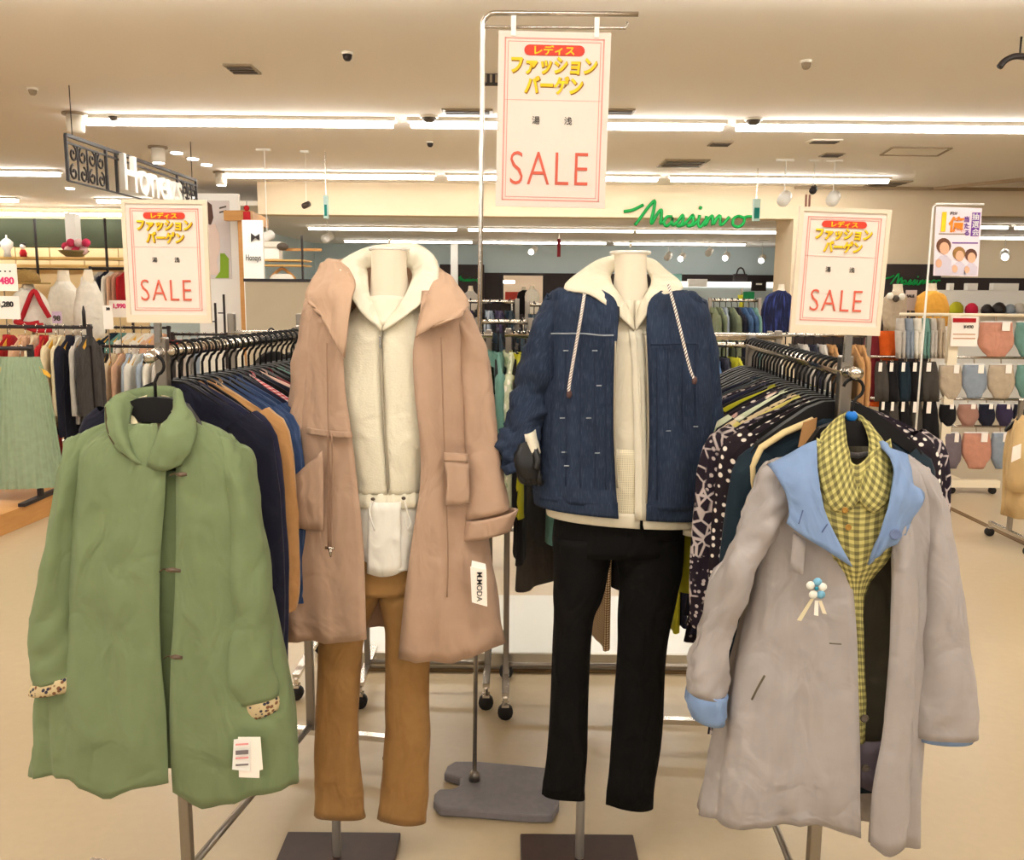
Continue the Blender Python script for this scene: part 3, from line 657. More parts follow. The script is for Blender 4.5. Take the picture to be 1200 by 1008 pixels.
# price tag
tg = thing('price_tag', 'white price tag hanging on the pink coat with vertical black print', 'tag', at(561, 711, YM - DS * .17))
MB().plate([at(551, 664, YM - DS * .165), at(570, 668, YM - DS * .165), at(571, 711, YM - DS * .17), at(553, 706, YM - DS * .17)], (0, .0015, 0)).put('card', PAPER, tg)
MB().plate([at(553, 657, YM - DS * .158), at(569, 661, YM - DS * .158), at(570, 670, YM - DS * .164), at(552, 666, YM - DS * .164)], (0, .001, 0)).put('sticker', WHITEP, tg)
q = at(562, 688, YM - DS * .169); lettering('M.MODA', .017, BLACKI, tg, q - tg.location, (math.pi / 2, math.pi / 2, 0), bold=.0001)

# ---------------------------------------------------------------- cream hooded top under the denim jacket
NET = pattern('cream_net', 'net', (232, 222, 194), (188, 176, 150), None, 240)
CREAM2 = cloth('cream_jersey', (230, 221, 200), (220, 211, 187), 30)
t = thing('hooded_top', 'cream net hooded top with striped drawstrings under the denim jacket', 'hooded top', (at(740, 600, YM).x, YM, at(740, 612, YM).z))
body('body', [(706, 352, 772, 352, YM, .058, 742, 744), (682, 385, 800, 385, YM, .088, 743, 745), (672, 440, 804, 440, YM, .112, 748, 750), (676, 500, 800, 500, YM, .12, 749, 752), (660, 550, 806, 550, YM, .12, 750, 753), (644, 590, 816, 600, YM, .122, 750, 754)], CREAM2, t, n=24, nu=2, nv=5, fold=crease_fn(.003, 15), thick=.003)
body('net_panel', [(664, 518, 804, 522, YM, .127, 750, 754), (650, 560, 810, 565, YM, .128, 750, 754), (643, 590, 816, 600, YM, .128, 750, 754)], NET, t, n=24, nu=2, nv=5, fold=crease_fn(.002, 19), thick=.001)
body('hem_band', [(642, 586, 817, 597, YM, .131, 750, 754), (641, 597, 820, 608, YM, .131, 750, 754), (642, 602, 819, 614, YM, .129, 750, 755)], CREAM2, t, n=24, nu=2, nv=3, thick=.005)
cord('zip', [at(744, 387, YM - DS * .097), at(749, 440, YM - DS * .119), at(751, 500, YM - DS * .128), at(752, 560, YM - DS * .134), at(752, 608, YM - DS * .136)], .003, CREAMS, t)
patch('zip_placket', [[(737, 386, YM - DS * .096), (753, 386, YM - DS * .096)], [(741, 440, YM - DS * .117), (757, 440, YM - DS * .117)], [(743, 500, YM - DS * .126), (758, 500, YM - DS * .126)], [(744, 560, YM - DS * .133), (759, 560, YM - DS * .133)], [(744, 610, YM - DS * .136), (760, 610, YM - DS * .136)]], CREAMS, t, thick=.003)
patch('hood', [[(743, 388, YM - DS * .10), (722, 368, YM - DS * .115), (690, 345, YM - DS * .105), (661, 338, YM - DS * .03), (680, 318, YM + DS * .05), (706, 303, YM + DS * .10), (738, 298, YM + DS * .12), (764, 304, YM + DS * .10), (782, 318, YM + DS * .05), (800, 338, YM - DS * .03), (774, 352, YM - DS * .10), (757, 370, YM - DS * .115), (745, 388, YM - DS * .10)],
    [(743, 380, YM - DS * .096), (728, 358, YM - DS * .095), (706, 338, YM - DS * .08), (688, 330, YM - DS * .02), (694, 320, YM + DS * .04), (712, 306, YM + DS * .08), (738, 302, YM + DS * .095), (762, 308, YM + DS * .08), (772, 320, YM + DS * .04), (780, 332, YM - DS * .02), (766, 344, YM - DS * .08), (754, 362, YM - DS * .10), (745, 380, YM - DS * .096)],
    [(742, 374, YM - DS * .08), (730, 352, YM - DS * .07), (719, 336, YM - DS * .05), (716, 328, YM - DS * .01), (716, 322, YM + DS * .03), (722, 316, YM + DS * .05), (738, 314, YM + DS * .055), (754, 316, YM + DS * .05), (761, 322, YM + DS * .03), (763, 330, YM - DS * .01), (760, 340, YM - DS * .05), (752, 356, YM - DS * .075), (746, 374, YM - DS * .08)]], CREAM2, t, nu=4, nv=4, fold=crease_fn(.005, 22, 6, 3), thick=.005)
ROPE = pattern('rope_stripe', 'diag', (240, 234, 224), (110, 84, 80), None, 90)
def rope(pts, parent):
    A = cr(np.array([tuple(p) for p in pts]), 8, 0); rows = []
    for i, p in enumerate(A):
        rows.append([Vector(p) + Vector((.0034 * math.cos(a), .0034 * math.sin(a), 0)) for a in np.linspace(0, 2 * math.pi, 8, endpoint=False)])
    o = surface('drawstring', rows, ROPE, parent, 1, 1, True, None, 0.0)
    MB().ball(Vector(A[-1]), .006, .006, .009).put('knot', plain('rope_end', (90, 64, 60)), o, True)
rope([at(685, 344, YM - DS * .125), at(681, 370, YM - DS * .165), at(674, 410, YM - DS * .172), at(667, 452, YM - DS * .175), at(667, 462, YM - DS * .175)], t)
rope([at(783, 333, YM - DS * .10), at(790, 358, YM - DS * .15), at(798, 390, YM - DS * .17), at(808, 430, YM - DS * .172), at(814, 446, YM - DS * .172)], t)
# ---------------------------------------------------------------- denim jacket
DENIM = pattern('denim', 'denim', (43, 54, 75), (64, 75, 95), (36, 45, 63), 520)
DENIMD = cloth('denim_seam', (34, 44, 66), (28, 38, 58), 60)
t = thing('denim_jacket', 'dark blue denim jacket worn open over the cream hooded top', 'jacket', (at(735, 590, YM).x, YM, at(735, 600, YM).z))
body('body', [(664, 340, 802, 342, YM, .085, 706, 774), (643, 352, 824, 356, YM, .115, 722, 760), (637, 380, 832, 386, YM, .135, 724, 757), (635, 430, 832, 434, YM, .145, 720, 759), (635, 480, 834, 484, YM, .15, 719, 760), (630, 520, 836, 525, YM, .152, 720, 760), (627, 560, 834, 566, YM, .152, 722, 759), (627, 578, 832, 590, YM, .15, 724, 758)], DENIM, t, n=28, nu=3, nv=4, sq=2.5, fold=drape_fn(.014, 14, 31, .5, 1.5, .5, .5), thick=.004)
body('hem_band', [(626, 572, 832, 584, YM, .154, 724, 758), (626, 579, 831, 593, YM, .156, 724.5, 758), (627, 588, 828, 604, YM, .154, 725, 757.5)], DENIM, t, n=28, nu=3, nv=3, sq=2.5, thick=.006)
body('sleeve', [(640, 350, 672, 344, YM, .06), (626, 385, 668, 395, YM - DS * .005, .068), (610, 430, 655, 440, YM + DS * .0, .066), (604, 462, 650, 470, YM - DS * .01, .064), (594, 494, 640, 488, YM - DS * .03, .06), (588, 508, 632, 512, YM - DS * .05, .056), (585, 526, 622, 528, YM - DS * .06, .05), (590, 548, 618, 536, YM - DS * .07, .044)], DENIM, t, n=16, nu=2, nv=6, fold=wrinkle_fn(.018, 44, 3, 10), thick=.005)
body('cuff', [(588, 546, 620, 528, YM - DS * .07, .048), (594, 556, 626, 538, YM - DS * .08, .048)], DENIM, t, n=16, nu=2, nv=3, thick=.007)
body('sleeve', [(798, 346, 828, 356, YM, .06), (806, 385, 838, 395, YM + DS * .005, .066), (812, 425, 841, 428, YM + DS * .01, .064), (812, 480, 843, 480, YM + DS * .01, .06), (808, 530, 842, 532, YM - DS * .0, .056), (802, 575, 838, 580, YM - DS * .0, .054), (798, 612, 828, 618, YM - DS * .0, .05)], DENIM, t, n=16, nu=2, nv=5, fold=wrinkle_fn(.010, 54, 3, 8), thick=.005)
body('cuff_lining', [(797, 612, 829, 618, YM, .044), (796, 624, 828, 628, YM, .044)], CREAM2, t, n=16, nu=2, nv=2, thick=.004)
patch('inner_facing', [[(690, 346, YM - DS * .09), (708, 352, YM - DS * .11), (726, 360, YM - DS * .12)], [(706, 360, YM - DS * .115), (716, 368, YM - DS * .125), (726, 372, YM - DS * .13)], [(714, 376, YM - DS * .12), (720, 380, YM - DS * .125), (724, 384, YM - DS * .13)]], plain('jacket_lining', (34, 30, 32), 0.7), t)
SLUB = plain('pale_stitch', (150, 156, 162), 0.8)
def dq(x, y, side): # front surface of the jacket
    u = (x - (634 + 834) / 2) / 100; return YM - DS * .158 * max(0.05, 1 - abs(u) ** 2.5) ** .4 - .006
cord('yoke_seam', [at(x, 391 + (2 if x > 690 else 0), dq(x, 391, 0)) for x in (646, 664, 684, 704, 719)], .0018, SLUB, t)
cord('yoke_seam', [at(x, 404 - (x - 762) * .02, dq(x, 404, 0)) for x in (762, 780, 800, 818)], .0018, DENIMD, t)
for x, y0, y1 in ((697, 398, 572), (663, 398, 570), (680, 398, 572), (645, 398, 566), (710, 398, 574), (783, 408, 584), (770, 408, 586), (800, 408, 582), (815, 410, 578)):
    cord('seam', [at(x, y, dq(x, y, 0)) for y in np.linspace(y0, y1, 4)], .0012, DENIMD, t)
for x, y in ((697, 411), (663, 411), (659, 490), (702, 452), (783, 505), (700, 531), (661, 530), (664, 546), (783, 560), (636, 482), (690, 490), (815, 500)):
    MB().tube([at(x - 3, y, dq(x, y, 0)), at(x + 3, y, dq(x, y, 0))], .0016, 6).put('bar_tack', SLUB, t, True)
cord('front_zip', [at(x + .5, y, YM - DS * .165) for x, y in ((721, 400), (720, 440), (719.5, 480), (720, 520), (723, 572))], .0022, ZIPM, t)
cord('front_zip', [at(x - .5, y, YM - DS * .165) for x, y in ((757, 392), (759, 440), (760, 480), (760, 520), (758, 590))], .0022, ZIPM, t)
# the black gloved hand resting at the pocket
h = thing('mannequin_hand', 'black mannequin hand tucked at the pocket of the denim jacket', 'hand', at(617, 562, YM - DS * .10))
body('palm', [(606, 520, 626, 512, YM - DS * .09, .03), (601, 534, 632, 526, YM - DS * .10, .036), (602, 548, 634, 544, YM - DS * .11, .036), (608, 560, 634, 558, YM - DS * .115, .028)], HANDM, h, n=14, nu=2, nv=4, thick=.0)
for k in range(4): cord('finger', [at(609 + 7 * k, 552, YM - DS * .12), at(612 + 6.5 * k, 562, YM - DS * .125), at(619 + 5 * k, 565 + k * .4, YM - DS * .115)], .0085, HANDM, h)
cord('thumb', [at(626, 526, YM - DS * .12), at(630, 540, YM - DS * .14), at(628, 550, YM - DS * .145)], .009, HANDM, h)
body('lining_cuff', [(614, 508, 627, 503, YM - DS * .085, .042), (617, 522, 630, 517, YM - DS * .09, .042), (620, 534, 633, 530, YM - DS * .095, .04)], CREAMS, h, n=14, nu=2, nv=2, thick=.003)

# ================================================================== green coat on the near left hanger
YG = 1.70
GREEN = cloth('green_cotton', (120, 134, 98), (110, 124, 88), 26)
GREEN_SHADE = cloth('green_shade', (98, 112, 78), (90, 104, 70), 26)  # same coat green, darkened: the shade of the front gap is in the colour
LINE = pattern('floral_lining', 'flower', (196, 178, 140), (50, 52, 70), (120, 84, 60), 120)
CREAML = cloth('cream_lining', (222, 212, 176), (212, 202, 166), 26)
PIPE = plain('dark_piping', (74, 62, 40), 0.8)
t = thing('green_coat', 'sage green toggle coat with stand collar hung at the near end of the rack', 'coat', (at(195, 900, YG).x, YG, at(195, 944, YG).z))
gfold = drape_fn(.034, 12, 4.4, 1.0, .6, .25, .6)
body('body', [(128, 496, 228, 494, YG, .05, 184, 205), (100, 512, 262, 510, YG, .085, 190, 205), (84, 536, 284, 536, YG, .10, 195, 206), (78, 580, 292, 580, YG, .112, 193, 206), (74, 640, 302, 640, YG, .12, 189, 205), (68, 700, 316, 700, YG, .125, 189, 204), (62, 760, 330, 760, YG, .13, 191, 201), (56, 820, 341, 822, YG, .136, 196, 199), (52, 870, 346, 872, YG, .13, 198, 200.5), (49, 912, 346, 914, YG, .12, 200, 202.5)], GREEN, t, n=30, hem=[(46, 911), (92, 912), (103, 929), (118, 935), (150, 924), (200, 905), (203, 928), (234, 945), (252, 945), (286, 928), (346, 914)], nu=3, nv=4, sq=2.3, fold=gfold, thick=.004)
patch('placket', [[(x, y, YG - (d * DS - .010)) for x in (182, 197, 214)] for y, d in ((552, .102), (640, .12), (740, .129), (850, .138), (900, .145))], GREEN_SHADE, t)
body('sleeve', [(80, 519, 112, 508, YG, .04), (74, 549, 100, 548, YG - DS * .015, .06), (59, 621, 92, 622, YG - DS * .03, .062), (48, 690, 91, 690, YG - DS * .04, .06), (41, 740, 93, 740, YG - DS * .05, .06), (39, 775, 96, 772, YG - DS * .05, .058), (43, 800, 99, 786, YG - DS * .05, .05)], GREEN, t, n=16, nu=2, nv=5, fold=wrinkle_fn(.010, 71, 4, 5), thick=.004)
body('cuff_lining', [(42, 797, 99, 784, YG - DS * .05, .052), (38, 806, 101, 794, YG - DS * .05, .056), (37, 812, 101, 801, YG - DS * .05, .052)], LINE, t, n=16, nu=2, nv=3, thick=.005)
body('sleeve', [(258, 508, 289, 532, YG, .04), (264, 552, 296, 556, YG - DS * .015, .06), (268, 608, 306, 608, YG - DS * .03, .062), (268, 680, 314, 680, YG - DS * .045, .06), (268, 730, 319, 730, YG - DS * .06, .06), (270, 790, 323, 785, YG - DS * .07, .06), (277, 820, 325, 813, YG - DS * .07, .05)], GREEN, t, n=16, nu=2, nv=5, fold=wrinkle_fn(.010, 75, 4, 5), thick=.004)
body('cuff_lining', [(278, 817, 325, 809, YG - DS * .07, .048), (281, 829, 328, 818, YG - DS * .07, .05), (284, 841, 328, 828, YG - DS * .07, .044)], LINE, t, n=16, nu=2, nv=3, thick=.005)
# stand collar: back band, a left leaf turned open, a right leaf folded across
patch('collar_back', [[(124, 476, YG - DS * .05), (136, 464, YG + DS * .01), (152, 457, YG + DS * .06), (186, 452, YG + DS * .075), (206, 455, YG + DS * .06), (216, 474, YG + DS * .0)], [(126, 496, YG - DS * .05), (140, 488, YG + DS * .01), (156, 484, YG + DS * .05), (186, 482, YG + DS * .06), (206, 486, YG + DS * .045), (222, 498, YG + DS * .0)]], GREEN, t, thick=.006)
patch('collar_leaf', [[(124, 475, YG - DS * .05), (134, 465, YG - DS * .035), (146, 460, YG - DS * .01), (160, 466, YG + DS * .01)], [(124, 497, YG - DS * .07), (134, 492, YG - DS * .08), (144, 490, YG - DS * .06), (152, 492, YG - DS * .035)], [(130, 514, YG - DS * .09), (140, 514, YG - DS * .105), (148, 516, YG - DS * .095), (155, 520, YG - DS * .07)], [(144, 531, YG - DS * .10), (152, 535, YG - DS * .112), (158, 537, YG - DS * .108), (163, 538, YG - DS * .095)], [(166, 544, YG - DS * .10), (169, 546, YG - DS * .105), (171, 546, YG - DS * .104), (173, 546, YG - DS * .10)]], GREEN, t, fold=crease_fn(.004, 5), thick=.006)
patch('collar_lining', [[(152, 478, YG + DS * .0), (160, 468, YG + DS * .02), (172, 463, YG + DS * .04)], [(149, 500, YG - DS * .03), (157, 494, YG - DS * .02), (166, 486, YG + DS * .02)], [(154, 522, YG - DS * .07), (162, 518, YG - DS * .06), (164, 505, YG - DS * .01)], [(164, 538, YG - DS * .095), (168, 536, YG - DS * .09), (167, 520, YG - DS * .04)], [(172, 546, YG - DS * .1), (173, 545, YG - DS * .098), (174, 536, YG - DS * .08)]], CREAML, t, thick=.004)
patch('collar_lining', [[(190, 463, YG + DS * .045), (200, 466, YG + DS * .02), (206, 476, YG - DS * .0)], [(193, 478, YG + DS * .02), (197, 484, YG - DS * .0), (204, 482, YG - DS * .02)]], CREAML, t, thick=.004)
patch('neck_lining', [[(164, 500, YG + DS * .03), (186, 497, YG + DS * .04), (206, 498, YG + DS * .03)], [(168, 520, YG - DS * .0), (184, 520, YG - DS * .01), (200, 520, YG - DS * .0)], [(172, 545, YG - DS * .07), (182, 546, YG - DS * .08), (192, 546, YG - DS * .07)]], CREAML, t, thick=.004)
patch('collar_leaf', [[(206, 456, YG + DS * .03), (212, 458, YG + DS * .0), (216, 474, YG - DS * .02), (222, 486, YG - DS * .03)], [(202, 484, YG - DS * .045), (210, 480, YG - DS * .055), (219, 486, YG - DS * .06), (229, 496, YG - DS * .05)], [(190, 500, YG - DS * .085), (202, 498, YG - DS * .10), (216, 506, YG - DS * .10), (228, 514, YG - DS * .085)], [(180, 522, YG - DS * .105), (192, 522, YG - DS * .12), (208, 526, YG - DS * .122), (222, 530, YG - DS * .11)], [(172, 546, YG - DS * .108), (184, 551, YG - DS * .118), (198, 551, YG - DS * .12), (212, 544, YG - DS * .116)]], GREEN, t, fold=crease_fn(.004, 15), thick=.007)
cord('collar_piping', [at(124, 477, YG - DS * .055), at(125, 498, YG - DS * .076), at(131, 516, YG - DS * .095), at(145, 532, YG - DS * .106), at(160, 541, YG - DS * .108), at(174, 549, YG - DS * .108)], .002, PIPE, t)
HORN = plain('toggle_horn', (92, 74, 58), 0.3, 0, .5)
for x0, x1, y, d in ((199, 219, 557, .108), (187, 212, 669, .134), (192, 214, 771, .142)):
    g = MB().tube([at(x0 + 8, y - 1, YG - d), at(x0 + 14, y - 1, YG - d - .004), at(x1, y + (0 if y > 600 else -1), YG - d)], [.003, .005, .003], 8).put('toggle', HORN, t, True)
    cord('loop', [at(x0, y + 1, YG - d + .002), at(x0 + 5, y - 2, YG - d), at(x0 + 10, y, YG - d)], .0014, PIPE, g)
tg = thing('price_tag', 'pair of small white price tags pinned low on the green coat', 'tag', at(288, 912, YG - DS * .16))
MB().plate([at(279, 864, YG - DS * .155), at(305, 864, YG - DS * .155), at(308, 902, YG - DS * .16), at(304, 903, YG - DS * .16), (at(304, 912, YG - DS * .16)), at(280, 911, YG - DS * .16)], (0, .001, 0)).put('card', PAPER, tg)
MB().plate([at(274, 867, YG - DS * .158), at(294, 864, YG - DS * .158), at(293, 904, YG - DS * .163), at(272, 902, YG - DS * .163)], (0, .001, 0)).put('card', WHITEP, tg)
RED = plain('red_print', (206, 62, 50), 0.6)
for k in range(4):
    y = 872 + 8 * k; MB().plate([at(276, y, YG - DS * .1645), at(291, y - 1, YG - DS * .1645), at(291, y + (1 if k != 1 else 4), YG - DS * .1645), at(276, y + (2 if k != 1 else 5), YG - DS * .1645)], (0, .0006, 0)).put('print', [plain('pink_print', (226, 150, 150)), plain('grey_print', (120, 110, 110))][k % 2], tg)

# ================================================================== grey coat with checked shirt on the near right hanger
YR = 1.68
GREY = cloth('grey_twill', (168, 161, 158), (156, 149, 146), 26)
GREY_SHADE = cloth('grey_inside_shade', (96, 88, 74), (86, 80, 64), 26)  # dark taupe with the shade inside the coat painted in; also buttonhole and welt
BLUE = cloth('blue_facing', (128, 152, 190), (116, 140, 178), 26)
GING = pattern('gingham', 'gingham', (196, 186, 118), (106, 100, 66), (150, 142, 86), 23)
t = thing('grey_coat', 'pale grey coat with sky blue lapels and cuffs on the near right hanger', 'coat', (at(970, 970, YR).x, YR, at(970, 1003, YR).z))
body('body', [(930, 535, 1062, 535, YR, .05, 962, 1046), (904, 552, 1082, 552, YR, .085, 970, 1046), (896, 590, 1086, 588, YR, .10, 982, 1046), (890, 640, 1084, 640, YR, .11, 995, 1046), (880, 700, 1080, 700, YR, .12, 1002, 1045), (862, 770, 1076, 770, YR, .128, 1006, 1042), (846, 840, 1072, 840, YR, .134, 1009, 1036), (833, 905, 1068, 910, YR, .14, 1009, 1026), (822, 958, 1064, 990, YR, .13, 1009, 1020)], GREY, t, n=30, hem=[(818, 955), (858, 969), (892, 967), (950, 968), (1009, 981), (1020, 990), (1040, 1000), (1064, 990)], nu=3, nv=4, sq=2.3, fold=drape_fn(.030, 11, 6.6, 1.0, .7, .25, .6), thick=.004)
body('sleeve', [(898, 547, 928, 540, YR, .04), (884, 578, 920, 584, YR - DS * .03, .058), (868, 620, 906, 630, YR - DS * .05, .058), (850, 662, 884, 672, YR - DS * .06, .056), (828, 720, 862, 722, YR - DS * .05, .054), (812, 775, 853, 778, YR - DS * .045, .054), (808, 808, 850, 815, YR - DS * .045, .054)], GREY, t, n=16, nu=2, nv=5, fold=wrinkle_fn(.016, 81, 3, 8), thick=.004)
body('cuff', [(808, 804, 851, 813, YR - DS * .045, .058), (805, 820, 850, 830, YR - DS * .045, .062), (811, 837, 848, 846, YR - DS * .045, .054)], BLUE, t, n=16, nu=2, nv=3, fold=crease_fn(.004, 5), thick=.006)
body('sleeve', [(1060, 540, 1085, 557, YR, .04), (1072, 578, 1103, 584, YR - DS * .01, .056), (1078, 634, 1115, 632, YR - DS * .02, .058), (1078, 700, 1124, 698, YR - DS * .03, .058), (1074, 760, 1133, 758, YR - DS * .04, .058), (1070, 815, 1141, 818, YR - DS * .045, .058), (1069, 858, 1140, 862, YR - DS * .05, .052)], GREY, t, n=16, nu=2, nv=5, fold=wrinkle_fn(.012, 91, 4, 5), thick=.004)
body('cuff', [(1069, 855, 1140, 860, YR - DS * .05, .05), (1071, 864, 1138, 867, YR - DS * .05, .048)], BLUE, t, n=16, nu=2, nv=2, thick=.003)
# the front edge turned outward on the right
patch('front_facing', [[(1046, 600, YR - DS * .11), (1056, 602, YR - DS * .125), (1066, 604, YR - DS * .115)], [(1046, 690, YR - DS * .125), (1060, 690, YR - DS * .145), (1076, 690, YR - DS * .12)], [(1041, 792, YR - DS * .135), (1056, 792, YR - DS * .155), (1071, 792, YR - DS * .13)], [(1034, 862, YR - DS * .14), (1050, 866, YR - DS * .16), (1068, 866, YR - DS * .135)], [(1022, 930, YR - DS * .15), (1043, 934, YR - DS * .17), (1065, 934, YR - DS * .14)], [(1020, 990, YR - DS * .155), (1042, 1004, YR - DS * .175), (1062, 990, YR - DS * .145)]], GREY, t, fold=crease_fn(.004, 3), thick=.006)
patch('lapel', [[(900, 545, YR - DS * .05), (926, 532, YR - DS * .075), (944, 521, YR - DS * .085), (956, 516, YR - DS * .08)], [(910, 558, YR - DS * .09), (930, 554, YR - DS * .115), (948, 552, YR - DS * .12), (958, 558, YR - DS * .12)], [(920, 576, YR - DS * .115), (936, 578, YR - DS * .135), (952, 580, YR - DS * .138), (963, 588, YR - DS * .135)], [(925, 600, YR - DS * .125), (942, 606, YR - DS * .145), (958, 612, YR - DS * .15), (974, 618, YR - DS * .145)], [(922, 613, YR - DS * .13), (944, 630, YR - DS * .15), (970, 646, YR - DS * .155), (998, 664, YR - DS * .145)]], BLUE, t, fold=crease_fn(.003, 4), thick=.006)
patch('lapel', [[(1031, 517, YR - DS * .075), (1040, 522, YR - DS * .08), (1050, 528, YR - DS * .07), (1058, 534, YR - DS * .05)], [(1046, 545, YR - DS * .12), (1055, 550, YR - DS * .12), (1064, 556, YR - DS * .105), (1074, 566, YR - DS * .075)], [(1044, 580, YR - DS * .145), (1054, 584, YR - DS * .148), (1066, 584, YR - DS * .135), (1077, 584, YR - DS * .10)], [(1034, 616, YR - DS * .15), (1044, 620, YR - DS * .158), (1055, 614, YR - DS * .15), (1068, 612, YR - DS * .125)], [(1017, 662, YR - DS * .145), (1030, 652, YR - DS * .155), (1044, 640, YR - DS * .155), (1060, 631, YR - DS * .135)]], BLUE, t, fold=crease_fn(.012, 12, 3, 4), thick=.006)
MB().lathe((0, 0, 0), [(.011, 0), (.011, .003), (.008, .0045), (.004, .003)], 14)
p = at(1049, 626, YR - DS * .165)
def button(parent, px, py, Y, r, mat):
    c = at(px, py, Y); v = []
    mb = MB()
    prof = [(r, 0), (r, .0015), (r * .8, .0028), (r * .55, .0018)]
    mb.lathe((0, 0, 0), prof, 14); mb.v = [Vector((q.x, -q.z, q.y)) + c for q in mb.v]
    return mb.put('button', mat, parent, True)
button(t, 1049, 626, YR - DS * .166, .011, plain('blue_button', (104, 120, 156), .35))
for y in (842, 900): button(t, 1013 if y < 860 else 1014, y, YR - DS * .12, .008, DKP)
for (xa, ya, xb, yb) in ((936, 614, 941, 598), (963, 624, 970, 614)):   # button holes in the lapel
    cord('buttonhole', [at(xa, ya, YR - DS * .158), at(xb, yb, YR - DS * .158)], .0012, plain('buttonhole_thread', (84, 100, 140)), t)
cord('buttonhole', [at(972, 754, YR - DS * .135), at(986, 755, YR - DS * .138)], .0012, GREY_SHADE, t)
patch('shoulder_flap', [[(930, 624, YR - DS * .115), (944, 634, YR - DS * .135)], [(926, 668, YR - DS * .125), (941, 674, YR - DS * .14)]], GREY, t, thick=.005)
cord('pocket_welt', [at(896, 792, YR - DS * .13), at(888, 806, YR - DS * .125), at(881, 820, YR - DS * .12)], .0022, GREY_SHADE, t)
# flower brooch
fl = thing('flower_brooch', 'small blue and white flower brooch with ribbons on the grey coat', 'brooch', at(957, 720, YR - DS * .15))
for k, (x, y, c) in enumerate(((950, 686, (236, 236, 226)), (958, 682, (120, 176, 204)), (964, 688, (232, 232, 222)), (962, 697, (130, 184, 210)), (953, 697, (238, 236, 228)))):
    MB().ball(at(x, y, YR - DS * .158), .0085, .004, .008, 8, 5).put('petal', plain('petal_%d' % (k % 2), c, .7), fl, True)
MB().ball(at(957, 690, YR - DS * .164), .004).put('flower_centre', plain('teal_centre', (40, 128, 150)), fl, True)
for a, b, c in (((952, 702), (936, 728), (214, 204, 170)), ((957, 704), (956, 722), (240, 236, 224)), ((961, 704), (966, 720), (226, 214, 186))):
    MB().plate([at(a[0] - 2, a[1], YR - DS * .155), at(a[0] + 2, a[1], YR - DS * .155), at(b[0] + 3, b[1], YR - DS * .157), at(b[0] - 2, b[1] - 1, YR - DS * .157)], (0, .001, 0)).put('ribbon', plain('ribbon_%d' % c[0], c, .7), fl)
# checked shirt inside
t = thing('checked_shirt', 'yellow green gingham shirt layered inside the grey coat', 'shirt', (at(1000, 900, YR).x, YR, at(1010, 926, YR).z))
patch('front', [[(957, 513, YR - DS * .05), (985, 530, YR - DS * .085), (1004, 545, YR - DS * .09), (1024, 528, YR - DS * .085), (1044, 514, YR - DS * .05)], [(955, 556, YR - DS * .09), (980, 580, YR - DS * .12), (1004, 588, YR - DS * .125), (1026, 578, YR - DS * .12), (1048, 556, YR - DS * .09)], [(960, 605, YR - DS * .11), (982, 612, YR - DS * .132), (1004, 616, YR - DS * .138), (1024, 614, YR - DS * .132), (1048, 604, YR - DS * .10)], [(975, 650, YR - DS * .11), (988, 655, YR - DS * .128), (1004, 660, YR - DS * .132), (1020, 655, YR - DS * .125), (1044, 650, YR - DS * .10)], [(996, 700, YR - DS * .105), (999, 700, YR - DS * .112), (1003, 700, YR - DS * .112), (1007, 700, YR - DS * .11), (1012, 700, YR - DS * .09)], [(998, 800, YR - DS * .105), (1001, 800, YR - DS * .112), (1005, 800, YR - DS * .112), (1009, 800, YR - DS * .11), (1014, 800, YR - DS * .09)], [(1000, 870, YR - DS * .105), (1003, 872, YR - DS * .112), (1007, 872, YR - DS * .112), (1010, 872, YR - DS * .1), (1014, 870, YR - DS * .09)]], GING, t, fold=crease_fn(.003, 8), thick=.003)
patch('back', [[(960, 520, YR + DS * .05), (1004, 512, YR + DS * .07), (1044, 520, YR + DS * .05)], [(950, 620, YR + DS * .05), (1004, 620, YR + DS * .05), (1060, 620, YR + DS * .05)], [(960, 890, YR - DS * .02), (1010, 922, YR - DS * .02), (1050, 915, YR - DS * .02)]], GREY_SHADE, t)  # shirt back painted dark for the shade inside the coat
patch('lower_front', [[(1004, 868, YR - DS * .08), (1022, 870, YR - DS * .09), (1040, 868, YR - DS * .08)], [(1008, 922, YR - DS * .08), (1024, 928, YR - DS * .09), (1038, 922, YR - DS * .08)]], cloth('shirt_purple', (112, 102, 112), (100, 90, 100), 30), t)
patch('collar_leaf', [[(988, 485, YR - DS * .0), (984, 487, YR - DS * .02), (974, 496, YR - DS * .03), (962, 508, YR - DS * .04)], [(990, 505, YR - DS * .03), (982, 510, YR - DS * .055), (972, 518, YR - DS * .065), (958, 530, YR - DS * .07)], [(994, 530, YR - DS * .07), (986, 540, YR - DS * .10), (976, 552, YR - DS * .108), (961, 562, YR - DS * .105)], [(1000, 558, YR - DS * .105), (994, 572, YR - DS * .128), (986, 586, YR - DS * .135), (974, 596, YR - DS * .13)], [(1007, 584, YR - DS * .125), (1003, 590, YR - DS * .138), (998, 597, YR - DS * .142), (992, 602, YR - DS * .14)]], GING, t, fold=crease_fn(.003, 41), thick=.005)
patch('collar_leaf', [[(1004, 484, YR - DS * .0), (1012, 490, YR - DS * .01), (1020, 498, YR - DS * .02), (1027, 508, YR - DS * .03)], [(1016, 506, YR - DS * .03), (1024, 510, YR - DS * .045), (1033, 518, YR - DS * .055), (1042, 528, YR - DS * .05)], [(1018, 532, YR - DS * .07), (1026, 540, YR - DS * .095), (1036, 550, YR - DS * .10), (1046, 556, YR - DS * .09)], [(1012, 556, YR - DS * .105), (1020, 570, YR - DS * .128), (1030, 580, YR - DS * .132), (1040, 586, YR - DS * .12)], [(1005, 584, YR - DS * .125), (1010, 590, YR - DS * .138), (1016, 597, YR - DS * .142), (1024, 602, YR - DS * .138)]], GING, t, fold=crease_fn(.003, 47), thick=.005)
